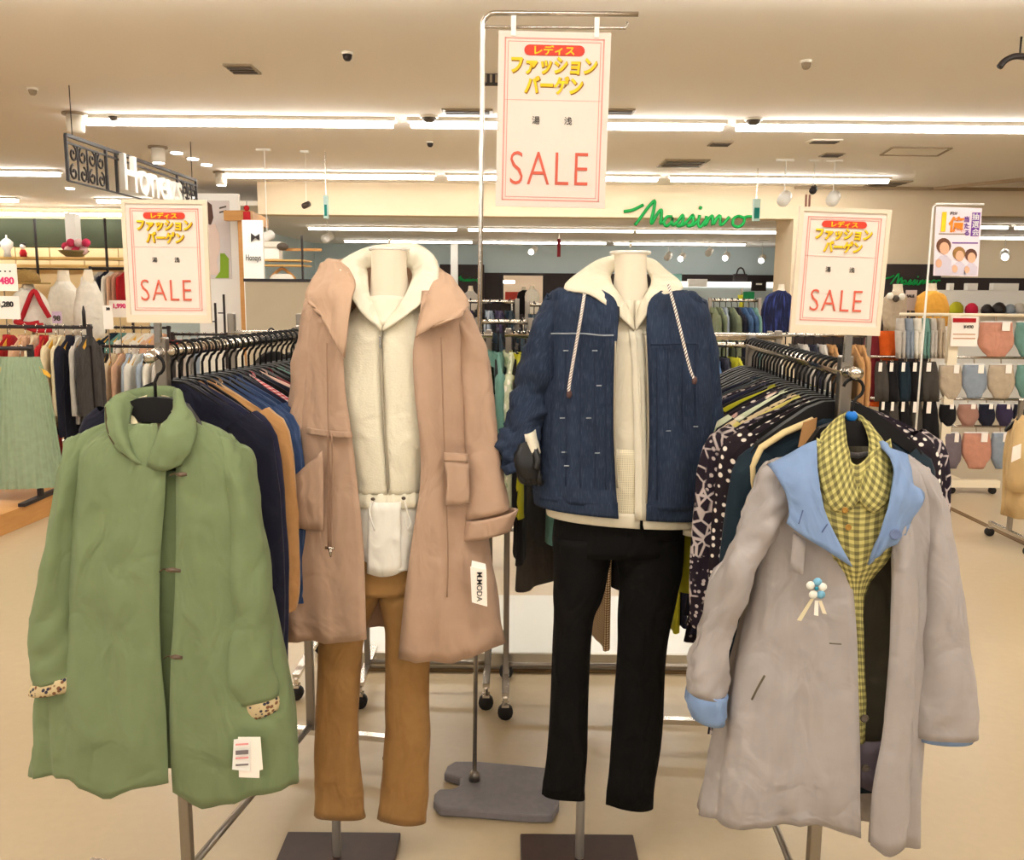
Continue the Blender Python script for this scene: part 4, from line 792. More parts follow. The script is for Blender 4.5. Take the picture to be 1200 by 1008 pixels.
patch('collar_back', [[(988, 486, YR + DS * .0), (996, 482, YR + DS * .04), (1004, 485, YR + DS * .0)], [(986, 520, YR + DS * .02), (998, 518, YR + DS * .05), (1020, 520, YR + DS * .02)]], GING, t, thick=.005)
for x, y in ((1000, 598), (1004, 618)): button(t, x - 10, y, YR - DS * .15, .006, plain('amber_button', (160, 120, 50), .3))

DS = 1.0

# ================================================================== racks, hangers and hung garments
def at_z(px, py, z):
    d = _f + _r * ((px - 600) / F) - _u * ((py - 504) / F); return CAM + d * ((z - CAM.z) / d.z)
TMP = bpy.data.objects.new('tmp', None); COL.objects.link(TMP); OFF['tmp'] = Vector((0, 0, 0))
def grab(o):
    me = o.data; th = [m.thickness for m in o.modifiers if m.type == 'SOLIDIFY']; bpy.data.objects.remove(o)
    me.materials.clear(); me.materials.append(None); return me
HMESH = {}
def hanger_mesh(w):
    k = round(w, 3)
    if k in HMESH: return HMESH[k]
    top = [(0, -.060), (.03, -.062), (.06, -.074), (w * .62, -.106), (w * .92, -.145), (w, -.162)]
    bot = [(w * .98, -.176), (w * .9, -.166), (w * .6, -.134), (.06, -.112), (.03, -.108), (0, -.108)]
    out = top + bot; out = [(x, z) for x, z in out] + [(-x, z) for x, z in reversed(out[1:-1])]
    sh = MB().plate([(x, -.009, z) for x, z in out], (0, .018, 0)).mesh('hanger_shoulders', BLACKP)
    hk = [(0, 0, -.062), (0, 0, -.032)] + [(.019 * math.sin(a), 0, -.0 - .019 * math.cos(a)) for a in np.linspace(.35, 4.5, 12)]
    ho = MB().tube(hk, .0032, 6).mesh('hanger_hook', BLACKP, True)
    HMESH[k] = (sh, ho); return HMESH[k]
def hanger(loc, rz, label, group, w=.19, mats=None):
    t = thing('clothes_hanger', label, 'hanger', loc, rz, group)
    sh, ho = hanger_mesh(w)
    for n, me in (('shoulders', sh), ('hook', ho)):
        o = obj_of(n, me, t)
        if mats: o.material_slots[0].link = 'OBJECT'; o.material_slots[0].material = mats[n == 'hook']
    return t
GM = {}
def garment_meshes(w, L, kind, seed):
    key = (round(w, 3), round(L, 2), kind, seed)
    if key in GM: return GM[key]
    prof = [(-.055, .045, .014), (-.066, .07, .016), (-.092, w * .66, .016), (-.122, w * .92, .016), (-.155, w * 1.03, .016), (-.26, w * .97, .018), (-.42, w * .95, .02), (-.65, w * 1.0, .022), (-L, w * 1.06, .024)]
    if L < .7: prof = prof[:7] + [(-L, w * .98, .022)]
    if kind == 'skirt':
        prof = [(-.05, w * .62, .02), (-.09, w * .66, .024), (-.25, w * .85, .03), (-L, w * 1.15, .04)]
    rows = [[Vector((hw * math.cos(a), d * math.sin(a), z)) for a in np.linspace(0, 2 * math.pi, 18, endpoint=False)] for z, hw, d in prof]
    out = {}
    fo = fold_fn(.014, 9, seed, 1.1, .8) if kind != 'skirt' else (lambda u, v: .013 * (.3 + v) * (abs(((u * 26) % 1) - .5) * 2 - .5))
    out['body'] = grab(surface('body', rows, CHROME, TMP, 2 if kind != 'skirt' else 9, 3, True, fo, 0))
    if kind == 'coat' or kind == 'shirt':
        for s in (-1, 1):
            path = [(w * .80, -.13, .03), (w * .99, -.18, .042), (w * 1.08, -.34, .04), (w * 1.1, -.50, .036), (w * 1.06, -.56 if kind == 'shirt' else -.70, .034)]
            rw = [[Vector((s * (x + r * math.cos(a)), .018 * math.sin(a), z + (0.02 * math.cos(a) if i < 2 else 0))) for a in np.linspace(0, 2 * math.pi, 10, endpoint=False)] for i, (x, z, r) in enumerate(path)]
            out['sleeve' if s < 0 else 'sleeve_'] = grab(surface('sleeve', rw, CHROME, TMP, 2, 3, True, crease_fn(.005, seed + s), 0))
        rw = [[Vector(((.062 + k * .006) * math.cos(a), .03 * math.sin(a) + .004, z + .012 * math.sin(a))) for a in np.linspace(0, 2 * math.pi, 12, endpoint=False)] for k, z in ((0, -.062), (1, -.085), (2, -.108))]
        out['collar'] = grab(surface('collar', rw, CHROME, TMP, 2, 2, True, None, 0))
    GM[key] = out; return out
def hung(loc, rz, label, cat, mat, group, w=.2, L=.8, kind='shirt', seed=0, name=None, collar=None, tagc=None):
    t = thing(name or (cat.replace(' ', '_') if not cat.endswith('top') else 'hanging_shirt'), label, cat, loc, rz, group)
    for n, me in garment_meshes(w, L, kind, seed % 4).items():
        o = obj_of(n.rstrip('_'), me, t); o.material_slots[0].link = 'OBJECT'; o.material_slots[0].material = (collar if n == 'collar' and collar else mat)
    return t
def caster(mb_parent, x, y):
    c = MB().tube([(x, y - .012, .025), (x, y + .012, .025)], .025, 12).put('caster', RUBBER, mb_parent, True)
    MB().tube([(x, y, .05), (x, y, .075)], .008, 8).box(x - .012, x + .012, y - .016, y + .016, .046, .054).put('caster_fork', CHROME, c)

def rack(name, label, A, B, z, foot=.22, post=.012, top=0.0, bar=True, low=.17):
    """a garment rack: rail A-B at height z, posts at both ends on cross feet with casters"""
    A = Vector(A); B = Vector(B); d = (B - A).normalized(); s = d.cross(Vector((0, 0, 1)))
    t = thing(name, label, 'clothes rack', ((A.x + B.x) / 2, (A.y + B.y) / 2, 0))
    MB().tube([A - d * .012, B + d * .012], .0125, 10).put('rail', CHROME, t, True)
    for E in (A, B):
        MB().box(E.x - post, E.x + post, E.y - post, E.y + post, .088, z + top).put('post', STEEL, t, bevel=.003)
        f0, f1 = E - s * foot, E + s * foot
        MB().bar((f0.x, f0.y, .082), (f1.x, f1.y, .082), .012, .008).put('foot', CHROME, t)
        for q in (f0, f1): caster(t, q.x, q.y)
    if bar: MB().tube([(A.x, A.y, low), (B.x, B.y, low)], .009, 8).put('lower_bar', STEEL, t, True)
    return t
ZL, ZRR = 1.262, 1.245
LA, LB = at_z(190, 412.5, ZL), at_z(352, 394, ZL)
RA, RB = at_z(990, 435, ZRR), at_z(880, 404, ZRR)
rack('clothes_rack', 'chrome garment rack behind the green coat', LA, LB, ZL, .25, top=.03, low=.10)
rack('clothes_rack', 'chrome garment rack behind the grey coat', RA, RB, ZRR, .25, top=.03, low=.10)
# the two near hangers
hg = at(180, 420, YG); dL = (LB - LA).normalized(); dR = (RB - RA).normalized()
tl = thing('rack_arm', 'short chrome arm carrying the hanger of the green coat', 'arm', (hg.x, hg.y, ZL))
MB().tube([Vector((LA.x, LA.y, ZL)) - dL * .012, Vector((hg.x, hg.y - .02, ZL))], .0115, 10).put('bar', CHROME, tl, True)
hanger((hg.x, hg.y, ZL - .016), -.0, 'black hanger holding the green coat by its collar', 'hangers with the front coats', .13)
hr = at(1001, 440, YR)
tr = thing('rack_arm', 'short chrome arm carrying the hanger of the grey coat', 'arm', (hr.x, hr.y, ZRR))
MB().tube([Vector((RA.x, RA.y, ZRR)) - dR * .012, Vector((hr.x, hr.y - .02, ZRR))], .0115, 10).put('bar', CHROME, tr, True)
h = hanger((hr.x, hr.y, ZRR - .03), 0, 'black hanger with a blue size bead holding the grey coat', 'hangers with the front coats', .13)
MB().lathe((0, 0, -.06), [(.008, 0), (.011, .006), (.011, .012), (.007, .017)], 12).put('size_bead', plain('bead_blue', (24, 110, 200), .4), h, True, world=False)

NAVY = cloth('navy_cotton', (30, 30, 46), (22, 22, 36), 30)
NAVY2 = cloth('navy_wool', (40, 40, 62), (30, 30, 48), 30)
BROWN = cloth('camel', (178, 134, 88), (164, 120, 74), 30)
BEIGE = cloth('beige', (186, 156, 122), (172, 142, 108), 30)
BLUED = pattern('denim_mid', 'denim', (52, 70, 106), (90, 108, 140), (42, 58, 92), 220)
BLACKD = cloth('black_cloth', (30, 28, 30), (22, 20, 22), 30)
REDCH = pattern('red_check', 'check', (196, 60, 70), (236, 220, 216), (214, 130, 134), 30)
PINKW = cloth('pale_pink', (226, 190, 176), (214, 178, 162), 30)
MAROON = cloth('maroon', (120, 34, 40), (100, 26, 32), 30)
TEAL = cloth('teal_grey', (104, 146, 134), (92, 132, 122), 30)
DTEAL = cloth('dark_teal', (34, 48, 58), (26, 38, 48), 30)
DOTS = pattern('navy_dots', 'dots', (36, 28, 34), (232, 222, 210), None, 58)
LEAF = pattern('leaf_print', 'leaf', (36, 28, 38), (186, 172, 168), None, 38)
LEO = pattern('leopard', 'dots', (206, 186, 150), (56, 46, 40), None, 70)
FLOW = pattern('pale_flower', 'flower', (44, 40, 50), (226, 214, 196), (190, 150, 140), 34)
MINT = pattern('mint_flower', 'flower', (196, 200, 170), (238, 232, 214), (150, 164, 130), 40)
OLIVE = cloth('olive_yellow', (176, 172, 40), (160, 156, 34), 30)
YELG = cloth('yellow_cream', (206, 190, 110), (190, 176, 98), 30)
CREAMC = cloth('cream_cloth', (222, 200, 150), (210, 188, 138), 30)
GRYD = cloth('charcoal', (66, 62, 60), (54, 50, 48), 30)
STRIP = pattern('dark_stripe', 'stripe', (58, 44, 30), (128, 104, 74), None, 60)
GINGB = pattern('brown_gingham', 'gingham', (226, 206, 168), (92, 66, 44), (160, 130, 98), 40)
SLB = 'th'
left_list = [('navy coat', NAVY, .80, 'coat', 'long navy coat'), ('navy coat', NAVY2, .78, 'coat', 'dark navy wool coat'), ('camel jacket', BROWN, .70, 'shirt', 'camel brown jacket'), ('beige jacket', BEIGE, .8, 'shirt', 'pale beige jacket'),
             ('denim jacket', BLUED, .62, 'shirt', 'blue denim jacket'), ('denim jacket', BLUED, .64, 'shirt', 'mid blue denim jacket'), ('denim jacket', BLUED, .62, 'shirt', 'blue denim jacket with folded sleeve'), ('navy shirt', NAVY2, .66, 'shirt', 'navy shirt'), ('checked shirt', REDCH, .66, 'shirt', 'red and white checked shirt'),
             ('navy shirt', NAVY, .66, 'shirt', 'dark navy shirt'), ('pink blouse', PINKW, .66, 'shirt', 'pale pink blouse'), ('maroon blouse', MAROON, .66, 'shirt', 'maroon blouse'), ('black blouse', BLACKD, .66, 'shirt', 'black blouse'), ('teal blouse', TEAL, .66, 'shirt', 'grey teal blouse')]
right_list = [('navy dress', DTEAL, .84, 'coat', 'dark teal dress with beige shoulder trim'), ('dotted blouse', DOTS, .74, 'shirt', 'black blouse with white dots'), ('leaf print blouse', LEAF, .8, 'shirt', 'dark blouse with pale leaf print'), ('cream cardigan', YELG, .6, 'shirt', 'yellowish cream cardigan'), ('spotted blouse', LEO, .7, 'shirt', 'beige blouse with dark spots'), ('black cardigan', BLACKD, .74, 'shirt', 'black cardigan'),
              ('mint blouse', MINT, .7, 'shirt', 'pale mint flowered blouse'), ('dark blouse', FLOW, .72, 'shirt', 'dark blouse with large pale flowers'), ('dotted tunic', DOTS, .74, 'shirt', 'dark tunic with small dots'), ('lime cardigan', OLIVE, .66, 'shirt', 'lime yellow cardigan'), ('black top', BLACKD, .7, 'shirt', 'plain black top'), ('navy top', NAVY2, .7, 'shirt', 'plain navy top'),
              ('leaf print tunic', LEAF, .74, 'shirt', 'dark tunic with leaf print'), ('grey top', GRYD, .7, 'shirt', 'charcoal top'), ('teal top', DTEAL, .7, 'shirt', 'dark teal top'), ('navy tunic', NAVY, .7, 'shirt', 'deep navy tunic')]
def fill_rack(A, B, z, items, extra, group, where, start, end, side, nh=None, hw=(.18, .2), split=2.1):
    n = len(items) + extra; L = (B - A).length; d = (B - A).normalized(); rz = math.atan2(d.y, d.x) - math.pi / 2
    for i in range(n):
        p = A + d * (start + (end - start) * i / (n - 1)); p.z = z
        near = p.y < split; w = hw[0] if near else hw[1]
        if i < len(items) and items[i][0] == 'leaf print blouse': w = .205
        r = rz + random.uniform(-.10, .10); 
        hanger(p, r, 'black hanger, %s from the front on the rack behind the %s' % (ORD[i], where), 'hangers ' + group, w - .005)
        if i < len(items):
            cat, mat, ln, kind, lab = items[i]
            g = hung(p + Vector((0, 0, -.04 if cat == 'navy dress' else -.012)), r, '%s, %s in on the rack behind the %s' % (lab, ORD[i], where), cat, mat, group, w - (.012 if cat == 'navy dress' else 0), ln, kind, i)
fill_rack(LA, LB, ZL, left_list, 8, 'garments on the left rack', 'green coat', .03, (LB - LA).length - .0, 1, hw=(.185, .205), split=2.12)
fill_rack(RA, RB, ZRR, right_list, 8, 'garments on the right rack', 'grey coat', .03, (RB - RA).length - .0, -1, hw=(.175, .2), split=2.06)
# beige band and brown patch on the dark dress
d0 = [o for o in COL.objects if o.get('label', '').startswith('dark teal dress')][0]
MB().tube([(-.05, -.01, -.058), (-.107, -.012, -.083), (-.15, -.012, -.113), (-.166, -.012, -.15), (-.162, -.012, -.22)], .007, 8).put('shoulder_trim', CREAMC, d0, True, world=False)
MB().plate([(-.072, -.019, -.062), (-.046, -.019, -.052), (-.05, -.022, -.10), (-.08, -.022, -.11)], (0, .004, 0)).put('patch', BROWN, d0, world=False)

# ---------------------------------------------------------------- tall stand with the big sale sign
POLE_Y = floor_at(556, 925).y
t = thing('sign_stand', 'tall chrome stand with flat grey base carrying the big sale sign', 'stand', floor_at(556, 925))
fx = floor_at(556, 925); topz = at(564, 15, POLE_Y).z; pe = at(748, 15, POLE_Y)
tp = at(566, 15, POLE_Y); px_ = tp.x
arc = [Vector((px_ + .03 - .03 * math.cos(a), POLE_Y, topz - .03 + .03 * math.sin(a))) for a in np.linspace(0, math.pi / 2, 6)]
MB().tube([Vector((fx.x, POLE_Y, .03)), Vector((fx.x * .5 + px_ * .5, POLE_Y, 1.0))] + arc + [Vector((pe.x, POLE_Y, topz))], .0062, 10).put('pole', CHROME, t, True)
la = at(733, 33, POLE_Y); MB().tube([Vector((px_, POLE_Y, la.z)), Vector((la.x, POLE_Y, la.z)), Vector((la.x + .004, POLE_Y, la.z + .014))], .0035, 8).put('lower_arm', CHROME, t, True)
outl = [(520, 917), (524, 908), (533, 902), (560, 902), (603, 906), (645, 910), (653, 916), (655, 935), (655, 953), (647, 966), (620, 966), (560, 961), (515, 958), (508, 950), (509, 941), (515, 935), (530, 935), (539, 930), (539, 923), (531, 920)]
MB().plate([floor_at(*q) + Vector((0, 0, .028)) for q in outl], (0, 0, -.0258)).put('base', noise_mat('base_grey', (128, 122, 124), (110, 106, 108), 60, 0.45), t, bevel=.006)
MB().lathe((fx.x, POLE_Y, .028), [(.016, 0), (.014, .02), (.008, .03)], 12).put('socket', STEEL, t, True)
YEL = plain('sign_yellow', (246, 196, 20), .5); YELD = plain('sign_gold_shadow', (150, 104, 10), .5)
REDP = plain('sign_red', (204, 58, 38), .5); SALEP = plain('sale_red', (206, 92, 70), .5); PINKB = plain('sign_border', (222, 150, 140), .5)
INK = plain('ink', (50, 46, 44), .6)
CARD = plain('sign_card', (224, 212, 200), .5)
CLEAR = plain('clear_sleeve', (255, 255, 255), .12, 0, .5, alpha=.10)
def sale_sign(label, px0, px1, py0, py1, Y, clips=False, tilt=0.0):
    cxp = (px0 + px1) / 2; a, b = at(px0, (py0 + py1) / 2, Y), at(px1, (py0 + py1) / 2, Y)
    c0 = at(cxp, py1, Y); c1 = at(cxp, py0, Y); W = b.x - a.x; H = c1.z - c0.z
    c = Vector(((c0.x + c1.x) / 2, Y, (c0.z + c1.z) / 2)); t = thing('sale_sign', label, 'sign', c)
    t.rotation_euler = (0, tilt, 0)
    def bx(name, x0, x1, z0, z1, mat, d=.0012, y=0): return MB().box(x0, x1, -d + y, y, z0, z1).put(name, mat, t, world=False)
    bx('card', -W / 2, W / 2, -H / 2, H / 2, CARD, .003, .003)
    for m, wd in ((.055, .012), (.085, .006)):
        x, z, q = W / 2 - m * W, H / 2 - m * W, wd * W
        fr = MB()
        for (x0, x1, z0, z1) in ((-x, x, z - q, z), (-x, x, -z, -z + q), (-x, -x + q, -z, z), (x - q, x, -z, z)): fr.box(x0, x1, -.0008, 0, z0, z1)
        fr.put('border', PINKB, t, world=False)
    # red pill with yellow katakana
    pw, ph, pz = W * .27, H * .030, H * .395
    pts = [Vector((s * (pw - ph) + ph * math.cos(a), -.0016, pz + ph * math.sin(a))) for s, a0 in ((1, -math.pi / 2), (-1, math.pi / 2)) for a in np.linspace(a0, a0 + math.pi, 8)]
    MB().plate(pts, (0, .0016, 0)).put('red_pill', REDP, t, world=False)
    lettering('レディス', H * .055, YEL, t, (0, -.002, pz), bold=.0006 * H / .45, sx=1.15)
    for body_, zz, sz in (('ファッション', .31, .108), ('バーゲン', .20, .108)):
        lettering(body_, H * sz, YELD, t, (W * .006, -.001, H * zz - H * .004), bold=.0024 * H / .45, shear=.1, space=1.0, sx=.80)
        lettering(body_, H * sz, YEL, t, (0, -.0024, H * zz), bold=.0018 * H / .45, shear=.1, space=1.0, sx=.80)
    bx('rule', -W * .44, W * .44, H * .114, H * .116, PINKB, .0008)
    lettering('湯', H * .05, INK, t, (-W * .15, -.001, 0)); lettering('浅', H * .05, INK, t, (W * .14, -.001, 0))
    lettering('SALE', H * .285, SALEP, t, (-W * .02, -.0012, -H * .275), bold=-.0016 * H / .45, sx=.74, space=1.12)
    if clips:
        for s in (-1, 1):
            k = bx('clip', s * W * .37 - .006, s * W * .37 + .006, H / 2 - .012, H / 2 + .035, WHITEP, .006, .003)
    else:
        fr = MB(); o2 = .008
        for (x0, x1, z0, z1) in ((-W / 2 - o2, W / 2 + o2, H / 2, H / 2 + o2), (-W / 2 - o2, W / 2 + o2, -H / 2 - o2 * 2, -H / 2), (-W / 2 - o2, -W / 2, -H / 2, H / 2), (W / 2, W / 2 + o2, -H / 2, H / 2)): fr.box(x0, x1, -.002, .006, z0, z1)
        fr.put('frame', plain('holder_frame', (224, 206, 182), .3), t, world=False)
    return t, c, W, H
sale_sign('big cream SALE sign with yellow and red lettering on the tall chrome stand', 582.5, 712.5, 37, 243, POLE_Y - .012, True, math.radians(.8))
tL, cL, WL_, HL_ = sale_sign('small framed SALE sign standing on the rack behind the green coat', 150, 240, 239, 369, LA.y - .03)
tR, cR, WR_, HR_ = sale_sign('small framed SALE sign standing on the rack behind the grey coat', 936.5, 1033, 249, 382, RA.y - .03, tilt=math.radians(1.5))
for t, c, Hh, A, z in ((tL, cL, HL_, LA, ZL), (tR, cR, HR_, RA, ZRR)):
    MB().box(A.x - c.x - .006, A.x - c.x + .006, .008, .02, z + .02 - c.z, -Hh / 2 + .05).put('stem', CHROME, t, world=False)

# ---------------------------------------------------------------- racks just behind the mannequins
def xrack(label, pa, pb, Y, py, pyb):
    A = at(pa, py, Y); B = at(pb, py, Y); z = A.z
    B.z = z; A.y = B.y = Y
    rack('clothes_rack', label, A, B, z, .16, .010, .02, True, at(600, pyb, Y).z); return A, B, z
C1 = xrack('chrome rack half hidden behind the pink coat', 424, 573, 3.0, 392, 777)
C2 = xrack('chrome rack half hidden behind the denim jacket', 596, 912, 2.93, 392, 779)
def on_x(C, px, Y, label, cat, mat, L, kind='shirt', w=.2, seed=0, hang=True):
    x = at(px, 392, Y).x
    hung((x, Y, C[2]), (.98 if 'charcoal' in label else math.pi / 2 + random.uniform(-.12, .12)), label, cat, mat, 'garments behind the mannequins', w, L, kind, seed)
    hanger((x, Y, C[2]), math.pi / 2, 'black hanger carrying the ' + label.split(' hung')[0], 'hangers behind the mannequins', w - .006)
for i, (px, m, L, lab, cat) in enumerate(((441, CREAMC, .6, 'cream blouse hung between the pink coat and rack post', 'blouse'), (470, BLACKD, .6, 'black cardigan hung behind the white hooded top', 'cardigan'), (500, STRIP, .7, 'brown striped skirt hung behind the pink coat', 'skirt'), (520, OLIVE, .55, 'olive yellow blouse hung behind the pink coat sleeve', 'blouse'), (547, BLACKD, .62, 'black long top hung at the pink cuff', 'top'), (557, OLIVE, .5, 'yellow green top hung beside the chrome post', 'top'), (566, STRIP, .86, 'dark striped dress hanging below the pink cuff', 'dress'))):
    on_x(C1, px, 3.0, lab, cat, m, L, 'shirt', .2, i)
for i, (px, m, L, lab, cat) in enumerate(((584, TEAL, .58, 'teal dress hung between the two chrome posts', 'dress'), (602, MINT, .55, 'pale green top hung beside the denim sleeve', 'top'), (609, OLIVE, .5, 'lime green top hung beside the denim sleeve', 'top'), (616, BLACKD, .72, 'black jacket hung behind the black hand', 'jacket'), (634, cloth('warm_charcoal', (88, 82, 76), (72, 66, 62), 20), .84, 'charcoal wrinkled jacket hanging below the denim sleeve', 'jacket'), (648, TEAL, .66, 'teal top hung behind the denim jacket', 'top'), (672, BLACKD, .74, 'black coat hung behind the black trousers', 'coat'), (710, GINGB, 1.0, 'brown gingham dress seen between the black trouser legs', 'dress'), (722, BLACKD, .8, 'black skirt suit hung behind the black trousers', 'suit'), (760, NAVY, .8, 'navy dress hung behind the denim jacket', 'dress'), (800, NAVY2, .92, 'dark navy dress hung beside the leaf print tunic', 'dress'), (790, OLIVE, .94, 'olive green dress peeking out below the navy dress', 'dress'))):
    on_x(C2, px, 2.93, lab, cat, m, L, 'shirt', .12 if 'charcoal' in lab else .19, i + 2)

# ================================================================== the shops around
def pbox(name, x0, x1, y0, y1, Y, depth, mat, parent=None, bevel=0.0):
    """a real box whose front face spans these pixels at distance Y"""
    m = (y0 + y1) / 2; a, b = at(x0, m, Y), at(x1, m, Y); za, zb_ = at((x0 + x1) / 2, y1, Y).z, at((x0 + x1) / 2, y0, Y).z
    return MB().box(a.x, b.x, Y, Y + depth, za, zb_).put(name, mat, parent, bevel=bevel)
def pthing(name, label, cat, x0, x1, y1, Y, group=None):
    p = at((x0 + x1) / 2, y1, Y); return thing(name, label, cat, p, 0, group)
def single(name, label, cat, x0, x1, y0, y1, Y, depth, mat, group=None):
    o = pbox(name, x0, x1, y0, y1, Y, depth, mat, None, .004); return tag(o, label, cat, group)
def plettering(s, px, py, Y, hpx, mat, parent, **kw):
    p = at(px, py, Y); size = hpx * Y / F / .72
    return lettering(s, size, mat, parent, p - Vector(parent.location), extrude=.002, **kw)
C = lambda n, c: cloth('c_' + n, c, None, 30)
WHT = C('white', (240, 234, 220)); LBL = C('light_blue', (170, 182, 196)); PCH = C('peach', (222, 178, 146)); GRYL = C('light_grey', (196, 188, 178)); REDC = C('red', (186, 36, 40)); SAGE = C('sage', (152, 170, 140))
DGRY = C('dark_grey', (74, 68, 62)); CRM = C('cream', (232, 214, 178)); KHA = C('khaki', (138, 118, 74)); ORG = C('orange', (226, 98, 34)); COR = C('coral', (206, 146, 122)); BLG = C('blue_grey', (146, 156, 168)); BGE = C('oat', (190, 172, 148)); TLL = C('sea', (110, 150, 140)); MAU = C('mauve_grey', (122, 110, 116)); PKB = C('dusty_pink', (168, 124, 108)); BLU = C('mid_blue', (66, 96, 136)); GGR = C('grey_green', (120, 128, 100)); GOLD = C('gold', (232, 170, 70))
DPUR = C('dark_purple', (60, 50, 76)); DNV = C('dark_navy', (34, 34, 48))
YHANG = (noise_mat('yellow_wood', (232, 180, 70), (216, 160, 50), 20, .5), CHROME)
# ---------------------------------------------------------------- left shop: rails with yellow hangers
def shop_rail(label, pa, pb, py, Y, finial=True, dark=True, dy=0.0):
    A, B = at(pa, py, Y), at(pb, py, Y); z = (A.z + B.z) / 2; m = BLACKI if dark else CHROME
    t = thing('display_rail', label, 'clothes rail', ((A.x + B.x) / 2, Y, 0))
    MB().tube([(A.x, Y, z), (B.x, Y, z)], .012, 8).put('rail', m, t, True)
    zf = .12 if B.x < -2.2 and Y < 8 else 0.0
    for x in (A.x + .02, B.x - .02): MB().box(x - .014, x + .014, Y + dy - .014, Y + dy + .014, zf, z + .02).put('post', m, t)
    for x in (A.x + .02, B.x - .02):
        MB().box(x - .02, x + .02, Y + dy - .22, Y + dy + .22, zf, zf + .02).put('foot', m, t)
    if finial: MB().tube([(B.x - .05, Y, z), (B.x - .05, Y, z + .10), (B.x - .05, Y, z + .14)], [.012, .012, .004], 8).put('finial', m, t, True)
    return z
def shop_row(specs, Y, z, where, group, rz=.9, hangmat=YHANG, w=.19):
    for i, (px, mat, col, kind, L) in enumerate(specs):
        x = at(px, 400, Y).x; r = rz + random.uniform(-.15, .15)
        hanger((x, Y, z), r, 'hanger, %s from the left on the %s' % (ORD[i], where), 'hangers on the ' + where, w - .01, hangmat)
        hung((x, Y, z), r, '%s %s, %s from the left on the %s' % (col, 'skirt' if kind == 'skirt' else 'top', ORD[i], where), 'skirt' if kind == 'skirt' else 'top', mat, 'garments on the ' + where, w, L, kind, i)
z = shop_rail('black rail with pointed finial in the shop on the left', -60, 108, 383, 5.9)
shop_row([(12, REDC, 'red', 'shirt', .62), (30, PCH, 'peach', 'shirt', .7), (44, CRM, 'cream', 'coat', .86), (54, REDC, 'red', 'coat', .9), (66, CRM, 'long cream', 'coat', .62), (76, CRM, 'pale cream', 'shirt', .6), (86, DNV, 'navy', 'coat', .78), (96, GRYL, 'pale grey', 'shirt', .62), (104, GRYD, 'charcoal', 'shirt', .66)], 5.9, z, 'black rail at left', 'x', 1.6, w=.17)
z2 = shop_rail('low black rail behind the green coat collar', 108, 205, 406, 6.6, False)
shop_row([(114, DGRY, 'dark grey', 'shirt', .55), (124, GRYD, 'charcoal ribbed', 'shirt', .6), (134, CRM, 'cream', 'coat', .62), (144, PCH, 'peach', 'shirt', .6), (153, LBL, 'light blue', 'shirt', .62), (162, WHT, 'white', 'shirt', .6), (172, LBL, 'pale blue striped', 'shirt', .62), (182, WHT, 'bright white', 'shirt', .6), (193, GRYL, 'grey', 'shirt', .6)], 6.6, z2, 'low rail behind the green coat', 'x', 1.6, w=.17)
z2b = shop_rail('distant black rail of red and grey tops over the left rack', 200, 268, 392, 8.2, False)
shop_row([(206, REDC, 'red', 'shirt', .55), (214, REDC, 'deep red', 'shirt', .55), (222, CRM, 'cream', 'shirt', .55), (231, GRYD, 'charcoal', 'shirt', .6), (240, GRYL, 'grey', 'shirt', .6), (250, BLG, 'blue grey', 'shirt', .6), (260, WHT, 'white', 'shirt', .6)], 8.2, z2b, 'distant rail over the left rack', 'x', .9, w=.17)
z2c = shop_rail('far rail of pale tops behind the small sale sign', 120, 200, 384, 8.6, False)
shop_row([(126, CRM, 'cream', 'shirt', .5), (136, DTEAL, 'dark green', 'shirt', .5), (146, TEAL, 'green', 'shirt', .5), (156, WHT, 'white', 'shirt', .5), (166, CRM, 'ivory', 'shirt', .5), (176, WHT, 'milk white', 'shirt', .5), (188, PCH, 'peach', 'shirt', .5)], 8.6, z2c, 'far rail behind the small sign', 'x', .9, w=.17)
zs = shop_rail('low rail of green pleated skirts at the left edge', -70, 36, 408, 5.3, False, True, .03)
shop_row([(-14, SAGE, 'sage green pleated', 'skirt', .80), (22, SAGE, 'sage green pleated', 'skirt', .84)], 5.3, zs, 'skirt rail at the left edge', 'x', .12, w=.17)
# dark lower display and a round wire hoop on the stage
t = pthing('display_table', 'low dark display table under the hanging tops at left', 'table', 60, 110, 556, 6.1); q = t.location
MB().box(q.x - .35, q.x + .35, q.y - .2, q.y + .2, .42, .46).put('top', BLACKI, t)
for sx in (-.32, .32):
    for sy in (-.17, .17): MB().box(q.x + sx - .015, q.x + sx + .015, q.y + sy - .015, q.y + sy + .015, .12, .42).put('leg', BLACKI, t)
for k, m in enumerate((MAU, PKB, DGRY)): tag(MB().box(q.x - .28 + .2 * k, q.x - .1 + .2 * k, q.y - .15, q.y + .12, .46, .50 + .02 * k).put('folded_knit', m, None, bevel=.01), ['folded mauve knit on the low dark table', 'folded dusty pink knit on the low dark table', 'folded dark grey knit on the low dark table'][k], 'knit', 'folded knits on the dark table')
